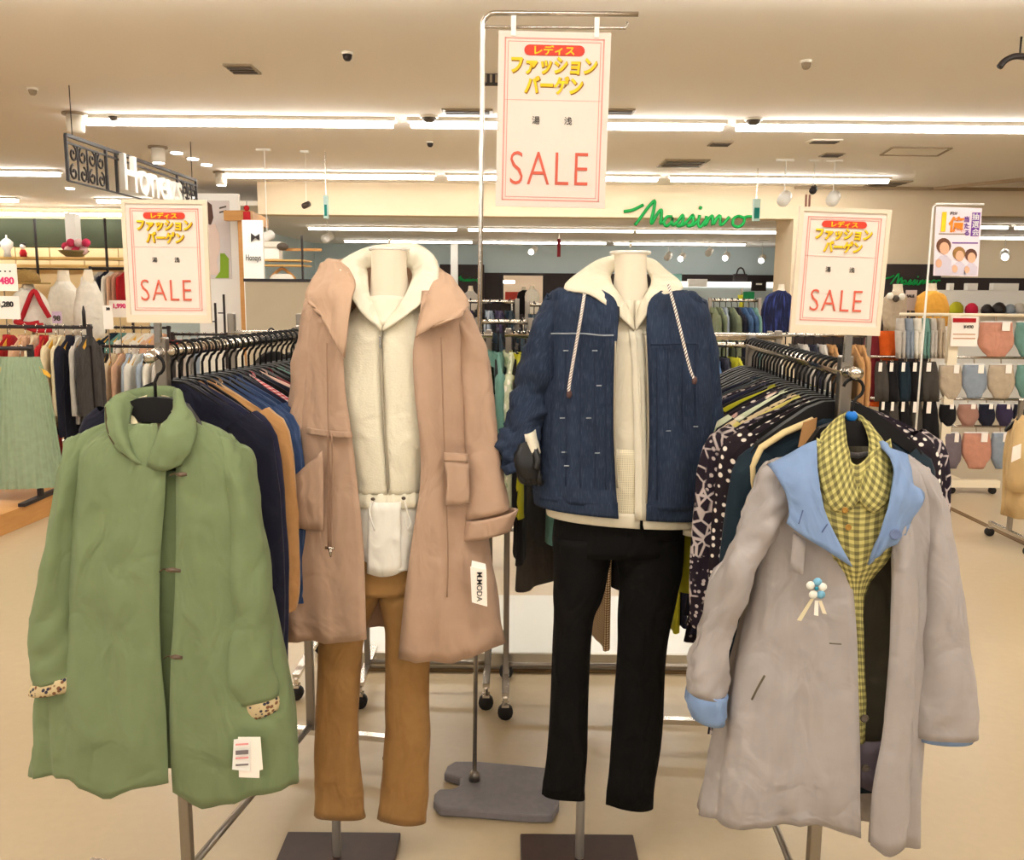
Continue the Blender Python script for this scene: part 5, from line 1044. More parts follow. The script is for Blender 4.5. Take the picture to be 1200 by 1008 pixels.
# ---------------------------------------------------------------- white blouses on bust forms
def bust(label, sts, mat, Y, cap=True, neck=None, group='bust forms'):
    e = sts[-1]; t = thing('bust_form', label, 'bust form', at((e[0] + e[2]) / 2, e[1], Y), 0, group)
    f = [(a, b, c, d, Y, .03 + .0011 * (c - a)) for a, b, c, d in sts]
    body('neck', f[:2] + [tuple(list(f[2][:4]) + [Y, .05])], SKIN, t, 12, 2, 2, thick=0)
    body('blouse', [(a + .5, b, c - .5, d, Y, dd + .01) for a, b, c, d, Y, dd in f[1:]], mat, t, 16, 2, 3, fold=crease_fn(.012, len(label), 4, 5), thick=.004)
    b = at((e[0] + e[2]) / 2, e[1], Y); zf = .12 if b.x < -2.2 and Y < 8 else 0
    MB().tube([(b.x, Y, zf + .02), (b.x, Y, b.z + .06)], .012, 8).put('stand', CHROME, t, True)
    MB().lathe((b.x, Y, zf), [(.14, 0), (.14, .012), (.02, .025)], 16).put('stand_base', CHROME, t, True)
    return t
bust('white ruffled blouse on a bust form, taller of two at left', [(68, 317, 80, 317), (67, 330, 82, 330), (58, 343, 92, 343), (55, 366, 97, 366), (58, 394, 98, 394)], WHT, 7.4)
bust('white blouse with yellow tint on a bust form nearest the small sign', [(99, 316, 107, 316), (97, 329, 110, 330), (89, 346, 119, 346), (86, 370, 122, 372), (92, 396, 122, 396)], WHT, 7.0)
bust('white top on a bust form wearing a straw cap at the left edge', [(27, 330, 38, 330), (26, 338, 40, 338), (16, 348, 52, 348), (14, 366, 58, 366), (18, 384, 60, 384)], WHT, 6.8)
p = at(30, 333, 6.8)
t = thing('straw_cap', 'brownish straw cap on the left bust form', 'cap', p)
MB().lathe(p, [(.10, 0), (.105, .03), (.095, .07), (.06, .10), (.001, .112)], 18).put('crown', noise_mat('straw', (164, 134, 78), (120, 92, 48), 90, .8, bump=.5), t, True)
MB().plate([p + Vector((x, y, 0)) for x, y in [(.02, -.10), (.10, -.09), (.18, -.05), (.19, 0), (.14, .04), (.05, .05)]], (0, 0, .012)).put('brim', MATS['straw'], t)
t = pthing('red_scarf', 'red patterned scarf looped on the white top below the straw cap', 'scarf', 20, 58, 384, 6.72)
RSC = pattern('scarf_red', 'dots', (178, 40, 48), (226, 190, 170), None, 40)
cord('scarf_loop', [at(24, 378, 6.72), at(32, 356, 6.69), at(40, 341, 6.71), at(48, 355, 6.69), at(58, 372, 6.72)], .018, RSC, t)
for k in range(4): cord('scarf_fold', [at(18 + 4 * k, 377 + 2 * k, 6.71), at(32 + 4 * k, 380 + 2.4 * k, 6.68), at(46 + 5 * k, 378 + 3 * k, 6.71)], .02, RSC, t)
def price_card(label, x0, x1, y0, y1, Y, texts, mat=PAPER, group=None):
    t = pthing('price_card', label, 'price card', x0, x1, y1, Y, group); pbox('card', x0, x1, y0, y1, Y, .006, mat, t)
    a = at((x0 + x1) / 2, y1, Y); MB().tube([(a.x, Y + .012, a.z + .02), (a.x, Y + .012, (.12 if a.x < -2.2 and Y < 9 else 0))], .005, 6).put('stem', CHROME, t)
    for s, px, py, h, m in texts: plettering(s, px, py, Y - .003, h, m, t, bold=.002)
PKP = plain('pink_ink', (226, 60, 120), .6)
price_card('pale price card with pink figures 1480 at the left edge', -12, 20, 309, 341, 6.3, [('1480', 6, 329, 8, PKP), ('・・・', 6, 318, 4, INK)])
price_card('pale price card with black figures 1280 at the left edge', -10, 23, 347, 374, 6.2, [('1,280', 7, 357, 6, INK)])
price_card('small lilac price card in front of the white blouses', 61, 72, 365, 379, 6.7, [('98', 66.5, 373, 6, DKP)], plain('lilac_card', (206, 180, 206), .6))
price_card('white picture card before the right white blouse', 121, 132, 358, 386, 6.5, [('30', 126.5, 362, 3, INK)])
price_card('wide white price card below the small sale sign', 128, 152, 352, 372, 7.2, [('1,990', 140, 359, 5, PKP)])
# ---------------------------------------------------------------- wall shelf with small goods under the dark green wall
t = pthing('wall_shelf', 'long lit wall shelf with black uprights at far left', 'shelf', -40, 150, 312, 15.4)
SHELFW = noise_mat('shelf_wood', (214, 176, 110), (196, 156, 92), 6, .5)
for y in (301, 310): pbox('shelf_board', -60, 152, y, y + 3, 15.4, .45, SHELFW, t)
for x in (42, 124): pbox('upright', x - 1, x + 1, 256, 330, 15.3, .04, BLACKI, t)
pbox('back_rail', -60, 152, 314, 316, 15.5, .03, BLACKI, t)
o = tag(pbox('white_column', 77, 88.5, 250, 300, 15.1, .2, WHITEP), 'slim white column in front of the dark green wall', 'column')
t = pthing('flower_arrangement', 'pink and white artificial flowers on the far wall shelf', 'flowers', 72, 102, 301, 14.95)
for k in range(9): MB().ball(at(77 + 3 * k, 289 + 5 * math.sin(k * 2.1), 14.9 - .03 * (k % 3)), .075, .06, .07, 8, 5).put('blossom', [C('rose', (214, 60, 96)), C('blush', (244, 200, 200))][k % 2], t, True)
MB().lathe(at(87, 301, 14.9), [(.12, 0), (.2, .06), (.24, .1)], 12).put('basket', KHA, t, True)
t = pthing('figurine', 'white figurine vase on the far wall shelf', 'figurine', 3, 14, 301, 15.3)
MB().lathe(at(9, 301, 15.3), [(.06, 0), (.05, .1), (.09, .16), (.1, .24), (.05, .29), (.015, .31), (.012, .36)], 12).put('vase', WHITEP, t, True)
t = pthing('red_doll', 'small red and white doll beside the figurine on the shelf', 'doll', 24, 31, 301, 15.3)
MB().lathe(at(27.5, 301, 15.3), [(.05, 0), (.06, .06), (.035, .12)], 10).put('dress', REDC, t, True); MB().ball(at(27.5, 301, 15.3) + Vector((0, 0, .17)), .045).put('head', WHITEP, t, True); MB().ball(at(27.5, 301, 15.3) + Vector((0, .01, .2)), .05, .04, .035).put('hair', BLACKI, t, True)
for i, (px, m, col) in enumerate(((108, WHT, 'white'), (114, CRM, 'cream'), (119, GRYL, 'grey'), (126, DNV, 'navy'), (132, WHT, 'milk white'), (138, PCH, 'peach'), (144, COR, 'coral'), (149, REDC, 'red'))):
    x = at(px, 314, 12.5).x; zz = at(px, 314, 12.5).z
    hung((x, 12.5, zz), 1.2, '%s top on the far wall rail left of the small sale sign, %s along' % (col, ORD[i]), 'top', m, 'tops on the far wall rail', .17, .5, 'shirt', i)
rl = shop_rail('far wall rail of small coloured tops left of the small sale sign', 104, 154, 314, 12.5, False)
# ---------------------------------------------------------------- iron sign with white letters
ya, yb, X = 6.5, 9.1, -3.14
zt, zb = at(101, 158, 6.5).z, at(101, 212, 6.5).z
t = thing('iron_sign', 'black wrought iron hanging sign with white letters Honeys', 'sign', (X, (ya + yb) / 2, zb))
def P_(y, z): return Vector((X, y, z))
MB().bar(P_(ya, zt), P_(yb, zt), .012, .012).put('top_bar', BLACKI, t); MB().bar(P_(ya, zt - .05), P_(yb, zt - .05), .007, .007).put('second_bar', BLACKI, t)
MB().bar(P_(ya, zb), P_(yb, zb), .006, .006).put('bottom_bar', BLACKI, t)
for y in (ya, ya + .62, ya + .80, yb - .5, yb): MB().bar(P_(y, zb), P_(y, zt), .010, .010).put('upright', BLACKI, t)
def scroll(yc, zc, s, mir):
    pts = [P_(yc + mir * s * (.2 + .8 * k / 14) * math.cos(k * .55), zc + s * (.2 + .8 * k / 14) * math.sin(k * .55)) for k in range(15)]
    MB().tube(pts, .008, 5).put('scroll', BLACKI, t, True)
for y0, y1 in ((ya + .02, ya + .6), (yb - .48, yb - .02)):
    w4 = (y1 - y0) / 4; zc = (zt + zb) / 2 - .02
    for i in range(4):
        scroll(y0 + w4 * (i + .5), zc + .06, .062, (-1) ** i); scroll(y0 + w4 * (i + .5), zc - .07, .058, -(-1) ** i)
    for i in range(3): MB().bar(P_(y0 + w4 * (i + 1), zb + .02), P_(y0 + w4 * (i + 1), zt - .05), .006, .006).put('spindle', BLACKI, t)
lettering('Honeys', .40, plain('white_letter', (246, 242, 234), .5), t, Vector((X + .03, ya + 1.46, (zt + zb) / 2 - .03)) - Vector(t.location), (math.pi / 2, 0, math.pi / 2), extrude=.02, bold=.005, sx=1.0, space=1.06)
for y in (ya + .1, yb - .1): MB().tube([P_(y, zt), P_(y, HC)], .004, 6).put('wire', BLACKI, t)
# ---------------------------------------------------------------- posters, wooden post and partition right of the small sale sign
t = pthing('fashion_poster', 'tall white panel with a fashion photograph behind the small sale sign', 'poster', 232, 279, 400, 9.6)
a = at(232, 330, 9.6); b = at(279, 227, 9.6); MB().box(a.x, b.x, 9.6, 9.66, 0, b.z).put('panel', WHITEP, t)
pbox('picture', 240, 270, 235, 327, 9.59, .008, plain('poster_grey', (214, 206, 204), .6), t)
def pshape(name, pts, Y, mat, parent, th=.004): return MB().plate([at(x, y, Y) for x, y in pts], (0, th, 0)).put(name, mat, parent)
pshape('print_hair', [(243, 236), (248, 240), (250, 255), (247, 264), (243, 262)], 9.585, plain('print_brown', (90, 62, 50)), t)
pshape('print_dress', [(244, 264), (252, 262), (257, 275), (258, 290), (254, 306), (256, 322), (246, 322), (243, 295)], 9.585, plain('print_dress', (226, 204, 192)), t)
pshape('print_bag', [(258, 297), (263, 297), (268, 303), (268, 326), (252, 326), (258, 318)], 9.583, plain('print_green', (130, 166, 40)), t)
pshape('print_mark', [(257, 243), (265, 241), (265, 243), (257, 245)], 9.583, DKP, t); pshape('print_mark', [(257, 248), (265, 246), (265, 248), (257, 250)], 9.583, DKP, t)
t = pthing('wooden_post', 'light wooden post with a beam right of the fashion poster', 'post', 278, 292, 400, 9.3)
a = at(278, 250, 9.3); b = at(292, 250, 9.3); MB().box(a.x, b.x, 9.3, 9.42, 0, a.z).put('post', WOODM, t)
MB().bar(at(264, 253, 9.3), at(294, 253, 9.3), .05, .05).put('beam', WOODM, t); MB().bar(at(290, 254, 9.4), at(310, 262, 12.2), .05, .06).put('beam', WOODM, t)
t = pthing('red_figure', 'small red and white hanging mascotless tag above the wooden post', 'tag', 284, 294, 262, 9.2); t['label'] = 'small red and white hanging tag above the wooden post'
MB().ball(at(289, 244, 9.2), .03, .02, .03).put('top', REDC, t, True); pbox('card', 285, 293, 248, 261, 9.2, .02, RSC, t)
MB().tube([at(289, 244, 9.2), at(289, 236, 9.2)], .003, 5).put('string', BLACKI, t)
t = pthing('partition', 'plain grey partition with a black top rail behind the pink coat', 'partition', 287, 372, 400, 7.6)
a = at(287, 330, 7.6); b = at(371, 330, 7.6); MB().box(a.x, b.x, 7.6, 7.66, .02, a.z).put('panel', noise_mat('partition_grey', (192, 180, 158), (182, 170, 148), 5, .8), t)
MB().box(a.x - .01, b.x + .01, 7.59, 7.67, a.z, a.z + .025).put('top_rail', BLACKI, t); MB().box(b.x, b.x + .03, 7.58, 7.68, 0, a.z).put('end_post', CHROME, t)
t = pthing('white_poster', 'white notice board with black letters Honeys beside the wooden post', 'poster', 286, 307, 328, 8.3)
a = at(286, 328, 8.3); b = at(307, 258, 8.3); MB().box(a.x, b.x, 8.3, 8.34, 0, b.z).put('board', WHITEP, t); plettering('Honeys', 297, 303, 8.29, 7, INK, t, sx=.6)
pshape('bow', [(294, 273), (299, 277), (304, 274), (304, 282), (299, 279), (294, 284)], 8.29, BLACKI, t)
t = pthing('wall_shelf', 'small wooden double shelf behind the grey partition', 'shelf', 307, 354, 312, 9.0)
for y in (304, 310): pbox('shelf_board', 306, 356, y, y + 2, 9.0, .35, SHELFW, t)
pbox('upright', 353, 355, 276, 332, 9.0, .03, BLACKI, t); pbox('crossbar', 334, 376, 291, 294, 9.1, .05, WOODM, t)
t = pthing('white_bag', 'white handbag with dark flap on the small wooden shelf', 'bag', 307, 328, 304, 9.05)
pbox('bag_body', 308, 327, 289, 304, 9.05, .15, WHITEP, t, .01); pbox('flap', 306, 329, 283, 290, 9.03, .19, WHT, t, .01); MB().ball(at(331, 289, 9.05), .06, .05, .04).put('dark_trim', DKP, t, True)
t = pthing('white_blouse', 'white blouse on a wooden hanger over the grey partition', 'blouse', 314, 346, 328, 9.08)
cord('wooden_hanger', [at(317, 326, 9.08), at(324, 319, 9.08), at(331, 315, 9.08), at(339, 320, 9.08), at(346, 327, 9.08)], .016, WOODM, t)
body('blouse_body', [(322, 321, 340, 321, 9.08, .03), (316, 326, 345, 326, 9.08, .05), (316, 345, 345, 345, 9.08, .06)], WHT, t, 12, 2, 2); MB().tube([at(331, 316, 9.08), at(331, 311, 9.08)], .006, 6).put('hook', CHROME, t)
# slim dark poles near the post
for i, (x, y0) in enumerate(((252, 355), (262, 345))):
    a = at(x, y0, 8.8); o = MB().tube([(a.x, 8.8, 0), (a.x, 8.8, a.z)], .012, 6).tube([(a.x - .06, 8.8, a.z - .18), (a.x, 8.8, a.z - .18)], .007, 6).put('display_pole', BLACKI); tag(o, ['short dark display pole beside the small sale sign', 'taller dark display pole beside the wooden post'][i], 'pole', 'dark display poles')
# chrome posts of a farther rack, with two black hangers
A, B = at(272, 391, 3.1), at(352, 393, 3.1)
rack('clothes_rack', 'nearly empty chrome rack between the grey partition and the pink coat', Vector((A.x, 3.1, A.z)), Vector((B.x, 3.1, A.z)), A.z, .2, .012, .07)
for i, px in enumerate((318, 344)): hanger((at(px, 393, 3.1).x, 3.1, A.z), 1.2, ['empty black hanger beside the pink coat, farther from it', 'empty black hanger right beside the pink coat shoulder'][i], 'empty hangers', .17)
# ---------------------------------------------------------------- ceiling hung small items
def exit_sign(label, x0, x1, y0, y1, Y):
    t = pthing('hanging_sign', label, 'sign', x0, x1, y1, Y); pbox('board', x0, x1, y0, y1, Y, .05, plain('pale_teal', (196, 226, 220), .5), t); pbox('stripe', x0 + 1, x1 - 1, y0 + (y1 - y0) * .4, y1 - 3, Y - .004, .0039, plain('sign_teal', (0, 130, 120), .5), t)
    a = at((x0 + x1) / 2, y0, Y); MB().tube([a + Vector((0, .02, 0)), Vector((a.x, a.y + .02, HC))], .006, 6).put('rod', CHROME, t)
exit_sign('narrow pale teal hanging sign above the pink coat', 379, 384, 229, 256, 9.5)
exit_sign('narrow teal and white hanging sign at the end of the green lettering', 883, 891, 233, 259, 10.5)
def spot(label, px, py, Y, s=1.0, glow=False, zc=HC, mat=WHITEP):
    p = at(px, py, Y); t = thing('spotlight', label, 'spotlight', p, 0, 'spotlights')
    MB().tube([p, Vector((p.x, p.y, zc))], .005 * s, 6).put('stem', WHITEP, t)
    MB().tube([p + Vector((-.03 * s, -.07 * s, -.03 * s)), p + Vector((.03 * s, .05 * s, .02 * s))], .05 * s, 10).put('head', mat, t, True)
    MB().box(p.x - .08 * s, p.x + .06 * s, p.y - .02, p.y + .02, zc - .02, zc).put('mount', WHITEP, t)
    if glow: MB().ball(p + Vector((-.035 * s, -.085 * s, -.035 * s)), .04 * s, .02 * s, .04 * s).put('lamp', lamp_mat('spot_glow', (1, .95, .86), SPOT_E), t, True)
spot('white ceiling spotlight left of the small right sale sign', 919, 232, 9.8, 1.3); spot('white ceiling spotlight above the small right sale sign', 976, 232, 9.8, 1.3)
spot('dark ceiling camera head between the white spotlights', 953, 222, 9.8, .75, False, HC, BLACKI)
spot('dark ceiling spotlight above the grey partition', 359, 240, 9.5, .6, False, HC, DKP); spot('white ceiling spotlight behind the white notice board', 313, 277, 9.4, 1.0, False, HC); spot('small white spotlight beside the pink coat hood', 384, 278, 13, 1.2, False, 2.5)
for i, (x, y, g) in enumerate(((783, 300, 0), (799, 301, 1), (831, 295, 0), (851, 300, 1), (893, 303, 1), (625, 293, 1))):
    spot(['slim white spotlight in the far shop, nearest the denim jacket neck', 'lit spotlight in the far shop, second right of the denim jacket neck', 'small unlit spotlight in the far shop above the white counter', 'bright spotlight in the far shop above the white counter', 'bright spotlight in the far shop left of the right sale sign', 'bright spotlight in the far shop between the mannequins'][i], x, y, 19, 1.4, g, 2.5)
spot('bright spotlight at the far right behind the poster', 1177, 298, 16.5, 1.6, True, 2.5)
t = pthing('hanging_tag', 'slim dark red hanging tag in the far shop between the mannequins', 'tag', 653, 657, 300, 17); pbox('strip', 653, 657, 280, 301, 17, .03, MAROON, t); MB().tube([at(655, 280, 17), Vector((at(655, 280, 17).x, 17, 2.5))], .008, 5).put('string', CHROME, t)
t = pthing('pink_hanging_rods', 'pair of pinkish rods holding the camera above the right sale sign', 'rods', 944, 950, 246, 9.8)
for x in (945, 949): MB().tube([at(x, 228, 9.8), at(x - 1, 248, 9.8)], .012, 6).put('rod', PKB, t)
# ---------------------------------------------------------------- far shop, centre
t = pthing('mirror_panel', 'framed wall mirror on the dark far wall between the mannequins', 'mirror', 590, 636, 350, 21.8)
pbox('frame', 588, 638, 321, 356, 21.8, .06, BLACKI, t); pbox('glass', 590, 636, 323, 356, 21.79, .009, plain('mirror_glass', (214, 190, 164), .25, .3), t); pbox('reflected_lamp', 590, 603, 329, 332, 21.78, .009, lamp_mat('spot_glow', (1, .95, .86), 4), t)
t_ = at(600, 354, 19.05); tag(MB().tube([(t_.x, 19.05, 0), (t_.x, 19.05, t_.z)], .02, 6).put('display_pole', CHROME), 'chrome pole under the small red sign box', 'pole')
single('red_sale_box', 'small red sign box before the far mirror', 'sign', 592, 608, 342, 354, 19, .1, C('red_box', (206, 78, 66)))
bust('tiny white top on a far bust form in front of the mirror', [(621, 335, 626, 335), (620, 339, 627, 339), (615, 344, 632, 344), (615, 356, 632, 356), (616, 368, 631, 368)], WHT, 18)
bust('tiny dark top on a far bust form in front of the mirror', [(612, 336, 616, 336), (611, 340, 617, 340), (606, 345, 621, 345), (606, 356, 621, 356), (607, 368, 620, 368)], BLACKD, 18.6)
bust('pale grey bust form by the dark panel behind the pink coat', [(549, 335, 554, 335), (548, 341, 555, 341), (543, 346, 560, 346), (543, 356, 560, 356), (545, 366, 558, 366)], GRYL, 17)
def xrail(label, pa, pb, py, Y, specs, where, L=.6, z_low=.2):
    A, B = at(pa, py, Y), at(pb, py, Y); zz = A.z
    rack('clothes_rack', label, Vector((A.x, Y, zz)), Vector((B.x, Y, zz)), zz, .2, .014, .02, True, z_low)
    n = len(specs)
    for i, (mat, col) in enumerate(specs):
        x = A.x + (B.x - A.x) * (i + .7) / (n + .4); r = math.pi / 2 + random.uniform(-.15, .15)
        hanger((x, Y, zz), r, 'dark hanger, %s from the left on the %s' % (ORD[i], where), 'hangers on the ' + where, .16)
        hung((x, Y, zz), r, '%s top, %s from the left on the %s' % (col, ORD[i], where), 'top', mat, 'tops on the ' + where, .18, L + .1 * (i % 3), 'shirt', i)
xrail('white topped rack of dark tops between the mannequins', 520, 606, 353, 5.6, [(BLACKD, 'black'), (DGRY, 'dark grey'), (DPUR, 'dark purple'), (BLACKD, 'deep black'), (BLG, 'blue grey'), (DPUR, 'purple'), (DTEAL, 'dark teal')], 'far rack between the mannequins')
xrail('second rack of dark tops beside the denim shoulder', 618, 668, 357, 5.2, [(DTEAL, 'dark green'), (BLACKD, 'black'), (GRYD, 'charcoal'), (DGRY, 'grey')], 'rack beside the denim shoulder')
xrail('lower chrome rack just behind the central chrome posts', 560, 622, 377, 4.4, [(BLACKD, 'black'), (DTEAL, 'dark teal'), (BLACKD, 'plain black'), (DTEAL, 'green black')], 'low rack behind the chrome posts')
xrail('rack of blue and green tops right of the denim jacket', 832, 890, 352, 7.2, [(GGR, 'grey green'), (GGR, 'moss green'), (BLG, 'blue grey'), (GGR, 'olive grey'), (DNV, 'navy'), (BLU, 'mid blue'), (BLU, 'bright blue'), (TLL, 'sea green')], 'rack right of the denim jacket', .7)
xrail('rack of blue and olive tops low behind the denim sleeve', 830, 884, 404, 4.0, [(BLU, 'mid blue'), (DNV, 'navy'), (OLIVE, 'olive'), (BLACKD, 'black')], 'low rack behind the denim sleeve', .5)
xrail('rack of pale and brown trousers below the right sale sign', 902, 1018, 392, 5.2, [(WHT, 'white'), (CRM, 'cream'), (DGRY, 'dark grey'), (GRYL, 'pale grey'), (DNV, 'navy'), (GRYL, 'silver grey'), (BROWN, 'tan'), (BLACKD, 'black'), (BROWN, 'camel'), (BROWN, 'deep camel')], 'rack below the right sale sign', .75)
bust('navy jacket on a bust form left of the right sale sign', [(912, 333, 919, 333), (911, 341, 920, 341), (897, 348, 928, 348), (891, 372, 932, 372), (893, 394, 930, 394)], pattern('navy_blue_cloth', 'denim', (30, 34, 62), (60, 76, 150), (24, 26, 48), 60), 8.4)
t = pthing('white_counter', 'long white lit counter in the far shop', 'counter', 790, 900, 352, 20.4)
a, b = at(775, 352, 20.4), at(925, 331, 20.4); MB().box(a.x, b.x, 20.4, 20.9, 0, b.z - .12).put('body', WALLC, t); MB().box(a.x - .02, b.x + .02, 20.36, 20.92, b.z - .12, b.z).put('lit_front', lamp_mat('counter_glow', (1, .96, .88), 1.6), t)
single('teal_box', 'small teal box on the white counter beside the cream hood', 'box', 787, 799, 321, 330, 20.5, .2, TLL)
single('white_box', 'flat white box on the white counter', 'box', 807, 829, 327, 336, 20.2, .2, WHITEP)
t = pthing('black_bag', 'black handbag standing on the far white counter', 'bag', 860, 876, 332, 20.5); pbox('bag_body', 860, 876, 321, 332, 20.5, .12, BLACKI, t, .02); cord('handle', [at(863, 322, 20.55), at(865, 316, 20.55), at(868, 314, 20.55), at(871, 316, 20.55), at(873, 322, 20.55)], .018, BLACKI, t)
t = pthing('black_card', 'black card with white print on the far counter', 'card', 881, 898, 341, 20.3); pbox('board', 881, 898, 329, 341, 20.3, .06, BLACKI, t); pbox('print', 886, 893, 332, 334, 20.29, .009, WHITEP, t)
price_card('green card standing above the blue tops', 871, 884, 342, 353, 7.5, [], C('green_card', (30, 120, 70)))
hung((at(870, 334, 7.6).x, 7.6, at(870, 338, 7.6).z), 1.3, 'lime green top hung above the blue tops', 'top', OLIVE, None, .12, .35, 'shirt', 2); tag(MB().tube([(at(870, 334, 7.6).x, 7.6, 0), (at(870, 334, 7.6).x, 7.6, at(870, 338, 7.6).z)], .01, 6).put('display_pole', CHROME), 'slim chrome pole carrying the lime green top', 'pole')
# ---------------------------------------------------------------- right: underwear stand
YU = 6.5
def brief(x0, x1, y0, y1, mat, label, group, Y=YU):
    t = pthing('hanging_brief', label, 'underwear', x0, x1, y1, Y, group); w = x1 - x0; h = y1 - y0
    body('cloth', [(x0 + 2, y0 + 3, x1 - 2, y0 + 3, Y, .028), (x0 + .5, y0 + h * .35, x1 - .5, y0 + h * .35, Y, .034), (x0 + .5, y0 + h * .65, x1 - .5, y0 + h * .65, Y, .034), (x0 + w * .16, y1 - h * .13, x1 - w * .16, y1 - h * .13, Y, .03), (x0 + w * .26, y1, x1 - w * .26, y1, Y, .02)], mat, t, 14, 2, 3, fold=crease_fn(.008, x0 * .1, 4, 4), thick=.004)
    MB().bar(at(x0 + 3, y0 + 2, Y), at(x1 - 3, y0 + 2, Y), .006, .004).put('clip_bar', WHITEP, t); MB().tube([at((x0 + x1) / 2, y0 + 2, Y), at((x0 + x1) / 2, y0 - 4, Y)], .004, 5).put('hook', CHROME, t)
    pbox('price_label', x1 - w * .32, x1 - w * .1, y0 + 3, y0 + h * .3, Y - .045, .004, PAPER, t)
a = at(1111, 555, YU); xL, xR = at(1050, 450, YU).x, at(1240, 450, YU).x; xp = at(1112, 450, YU).x
t = thing('underwear_stand', 'white metal stand with rows of hanging underwear at right', 'stand', (xp, YU, 0))
zt_ = at(1112, 369, YU).z
MB().box(xp - .035, xp + .035, YU - .02, YU + .02, .10, zt_).put('post', plain('cream_metal', (236, 222, 194), .4), t)
MB().box(at(1089, 553, YU).x, at(1147, 553, YU).x, YU - .3, YU - .24, .05, .10).put('base_foot', MATS['cream_metal'], t); MB().box(xp - .03, xp + .03, YU - .26, YU + .26, .05, .10).put('base_foot', MATS['cream_metal'], t)
MB().tube([(xL, YU + .02, zt_), (xR, YU + .02, zt_)], .012, 8).put('top_rail', MATS['cream_metal'], t, True)
for y in (419, 468, 500): MB().tube([(at(1022, y, YU).x, YU + .03, at(1112, y, YU).z), (xR, YU + .03, at(1112, y, YU).z)], .01, 8).put('shelf_rail', CHROME, t, True)
for x in (1079, 1232): MB().tube([(at(x, 450, YU).x, YU + .03, .02), (at(x, 450, YU).x, YU + .03, zt_)], .012, 8).put('side_post', CHROME, t, True)
for x in (1095, 1141): caster(t, at(x, 555, YU).x, YU - .27)
rows = [(375, 418, [(1146, 1188, COR, 'peach lace'), (1189, 1222, TLL, 'sea green')], 'top row'), (425, 467, [(1099, 1127, BGE, 'oat beige'), (1127, 1156, BLG, 'blue grey'), (1157, 1189, BGE, 'sand beige'), (1190, 1220, TLL, 'teal green')], 'second row'),
        (471, 499, [(1100, 1120, BLACKD, 'black'), (1122, 1146, PKB, 'dusty pink'), (1146, 1166, DNV, 'dark navy'), (1168, 1186, DPUR, 'dark violet'), (1187, 1206, DNV, 'navy')], 'third row'), (505, 549, [(1104, 1126, MAU, 'mauve grey'), (1127, 1161, COR, 'coral'), (1161, 1183, BLG, 'pale blue'), (1184, 1208, BGE, 'beige')], 'bottom row')]
for y0, y1, its, rn in rows:
    for x0, x1, m, col in its: brief(x0, x1, y0, y1, m, '%s underwear hanging in the %s of the white stand' % (col, rn), 'underwear on the white stand')
t = pthing('price_board', 'white price board with a red heading on the underwear stand', 'price board', 1115, 1146, 406, YU - .06); pbox('board', 1115, 1146, 371, 406, YU - .06, .012, PAPER, t); pbox('heading', 1117, 1144, 373, 378, YU - .063, .0025, REDC, t)
plettering('¥490', 1135, 383, YU - .064, 4, INK, t)
for k in range(2): pbox('print_line', 1117, 1143, 391 + 5 * k, 392.5 + 5 * k, YU - .063, .0025, PCH, t)
def hungpx(name, cat, label, x0, x1, y0, y1, Y, mat, group, taper=.9, parts=1, tagp=True):
    t = pthing(name, label, cat, x0, x1, y1, Y, group); w = x1 - x0
    if parts == 1: body('cloth', [(x0 + w * .1, y0, x1 - w * .1, y0, Y, .03), (x0, y0 + (y1 - y0) * .3, x1, y0 + (y1 - y0) * .3, Y, .04), (x0, y1, x1, y1, Y, .045)], mat, t, 14, 2, 3, fold=fold_fn(.02, 7, x0), thick=.003)
    else:
        body('hips', [(x0 + 1, y0, x1 - 1, y0, Y, .03), (x0, y0 + (y1 - y0) * .35, x1, y0 + (y1 - y0) * .35, Y, .04)], mat, t, 14, 2, 3)
        for a_, b_ in ((x0, x0 + w * .52), (x0 + w * .48, x1)): body('leg', [(a_, y0 + (y1 - y0) * .3, b_, y0 + (y1 - y0) * .3, Y, .04), (a_ + .5, y1, b_ - .5, y1, Y, .03)], mat, t, 10, 2, 3, fold=crease_fn(.006, x0))
    MB().tube([at((x0 + x1) / 2, y0 + 1, Y), at((x0 + x1) / 2, y0 - 3, Y)], .004, 5).put('hook', CHROME, t)
    if tagp: pbox('paper_tag', x0 + w * .3, x0 + w * .6, y0 + 1, y0 + (y1 - y0) * .25, Y - .055, .003, PAPER, t)
for i, (x0, x1, m, col) in enumerate(((1050, 1060, GRYL, 'silver grey'), (1060, 1070, BLG, 'blue grey'), (1070, 1080, WHT, 'white'), (1080, 1089, TLL, 'sea grey'), (1089, 1097, GRYL, 'pale grey'), (1098, 1107, BGE, 'beige'))):
    hungpx('hanging_leggings', 'leggings', '%s leggings on the top row left of the white stand post' % col, x0, x1, 373, 420, YU - .02, m, 'pale leggings', parts=2, tagp=False)
for i, (x0, x1) in enumerate(((1026, 1039), (1039, 1052), (1053, 1066), (1066, 1080), (1081, 1098))):
    hungpx('hanging_leggings', 'leggings', 'dark leggings with white tag, %s from the left in the middle row' % ORD[i], x0, x1, 424, 470, YU - .01, [DGRY, BLACKD, DTEAL, BLACKD, DGRY][i], 'dark leggings in the middle row')
for i, (x0, x1) in enumerate(((1030, 1041), (1041, 1052), (1053, 1065), (1066, 1080), (1081, 1098))):
    hungpx('hanging_leggings', 'leggings', 'dark leggings with white tag, %s from the left in the lowest row' % ORD[i], x0, x1, 470, 512 + 4 * i, YU - .01, [BLACKD, DGRY, BLACKD, DGRY, BLACKD][i], 'dark leggings in the lowest row')
hungpx('orange_apron', 'apron', 'orange garment hanging left of the dark leggings', 1029, 1052, 388, 422, 6.62, ORG, None, tagp=False)
hungpx('orange_apron', 'apron', 'long orange garment edge under the dark leggings', 1021, 1046, 424, 476, 6.62, ORG, None, tagp=False)
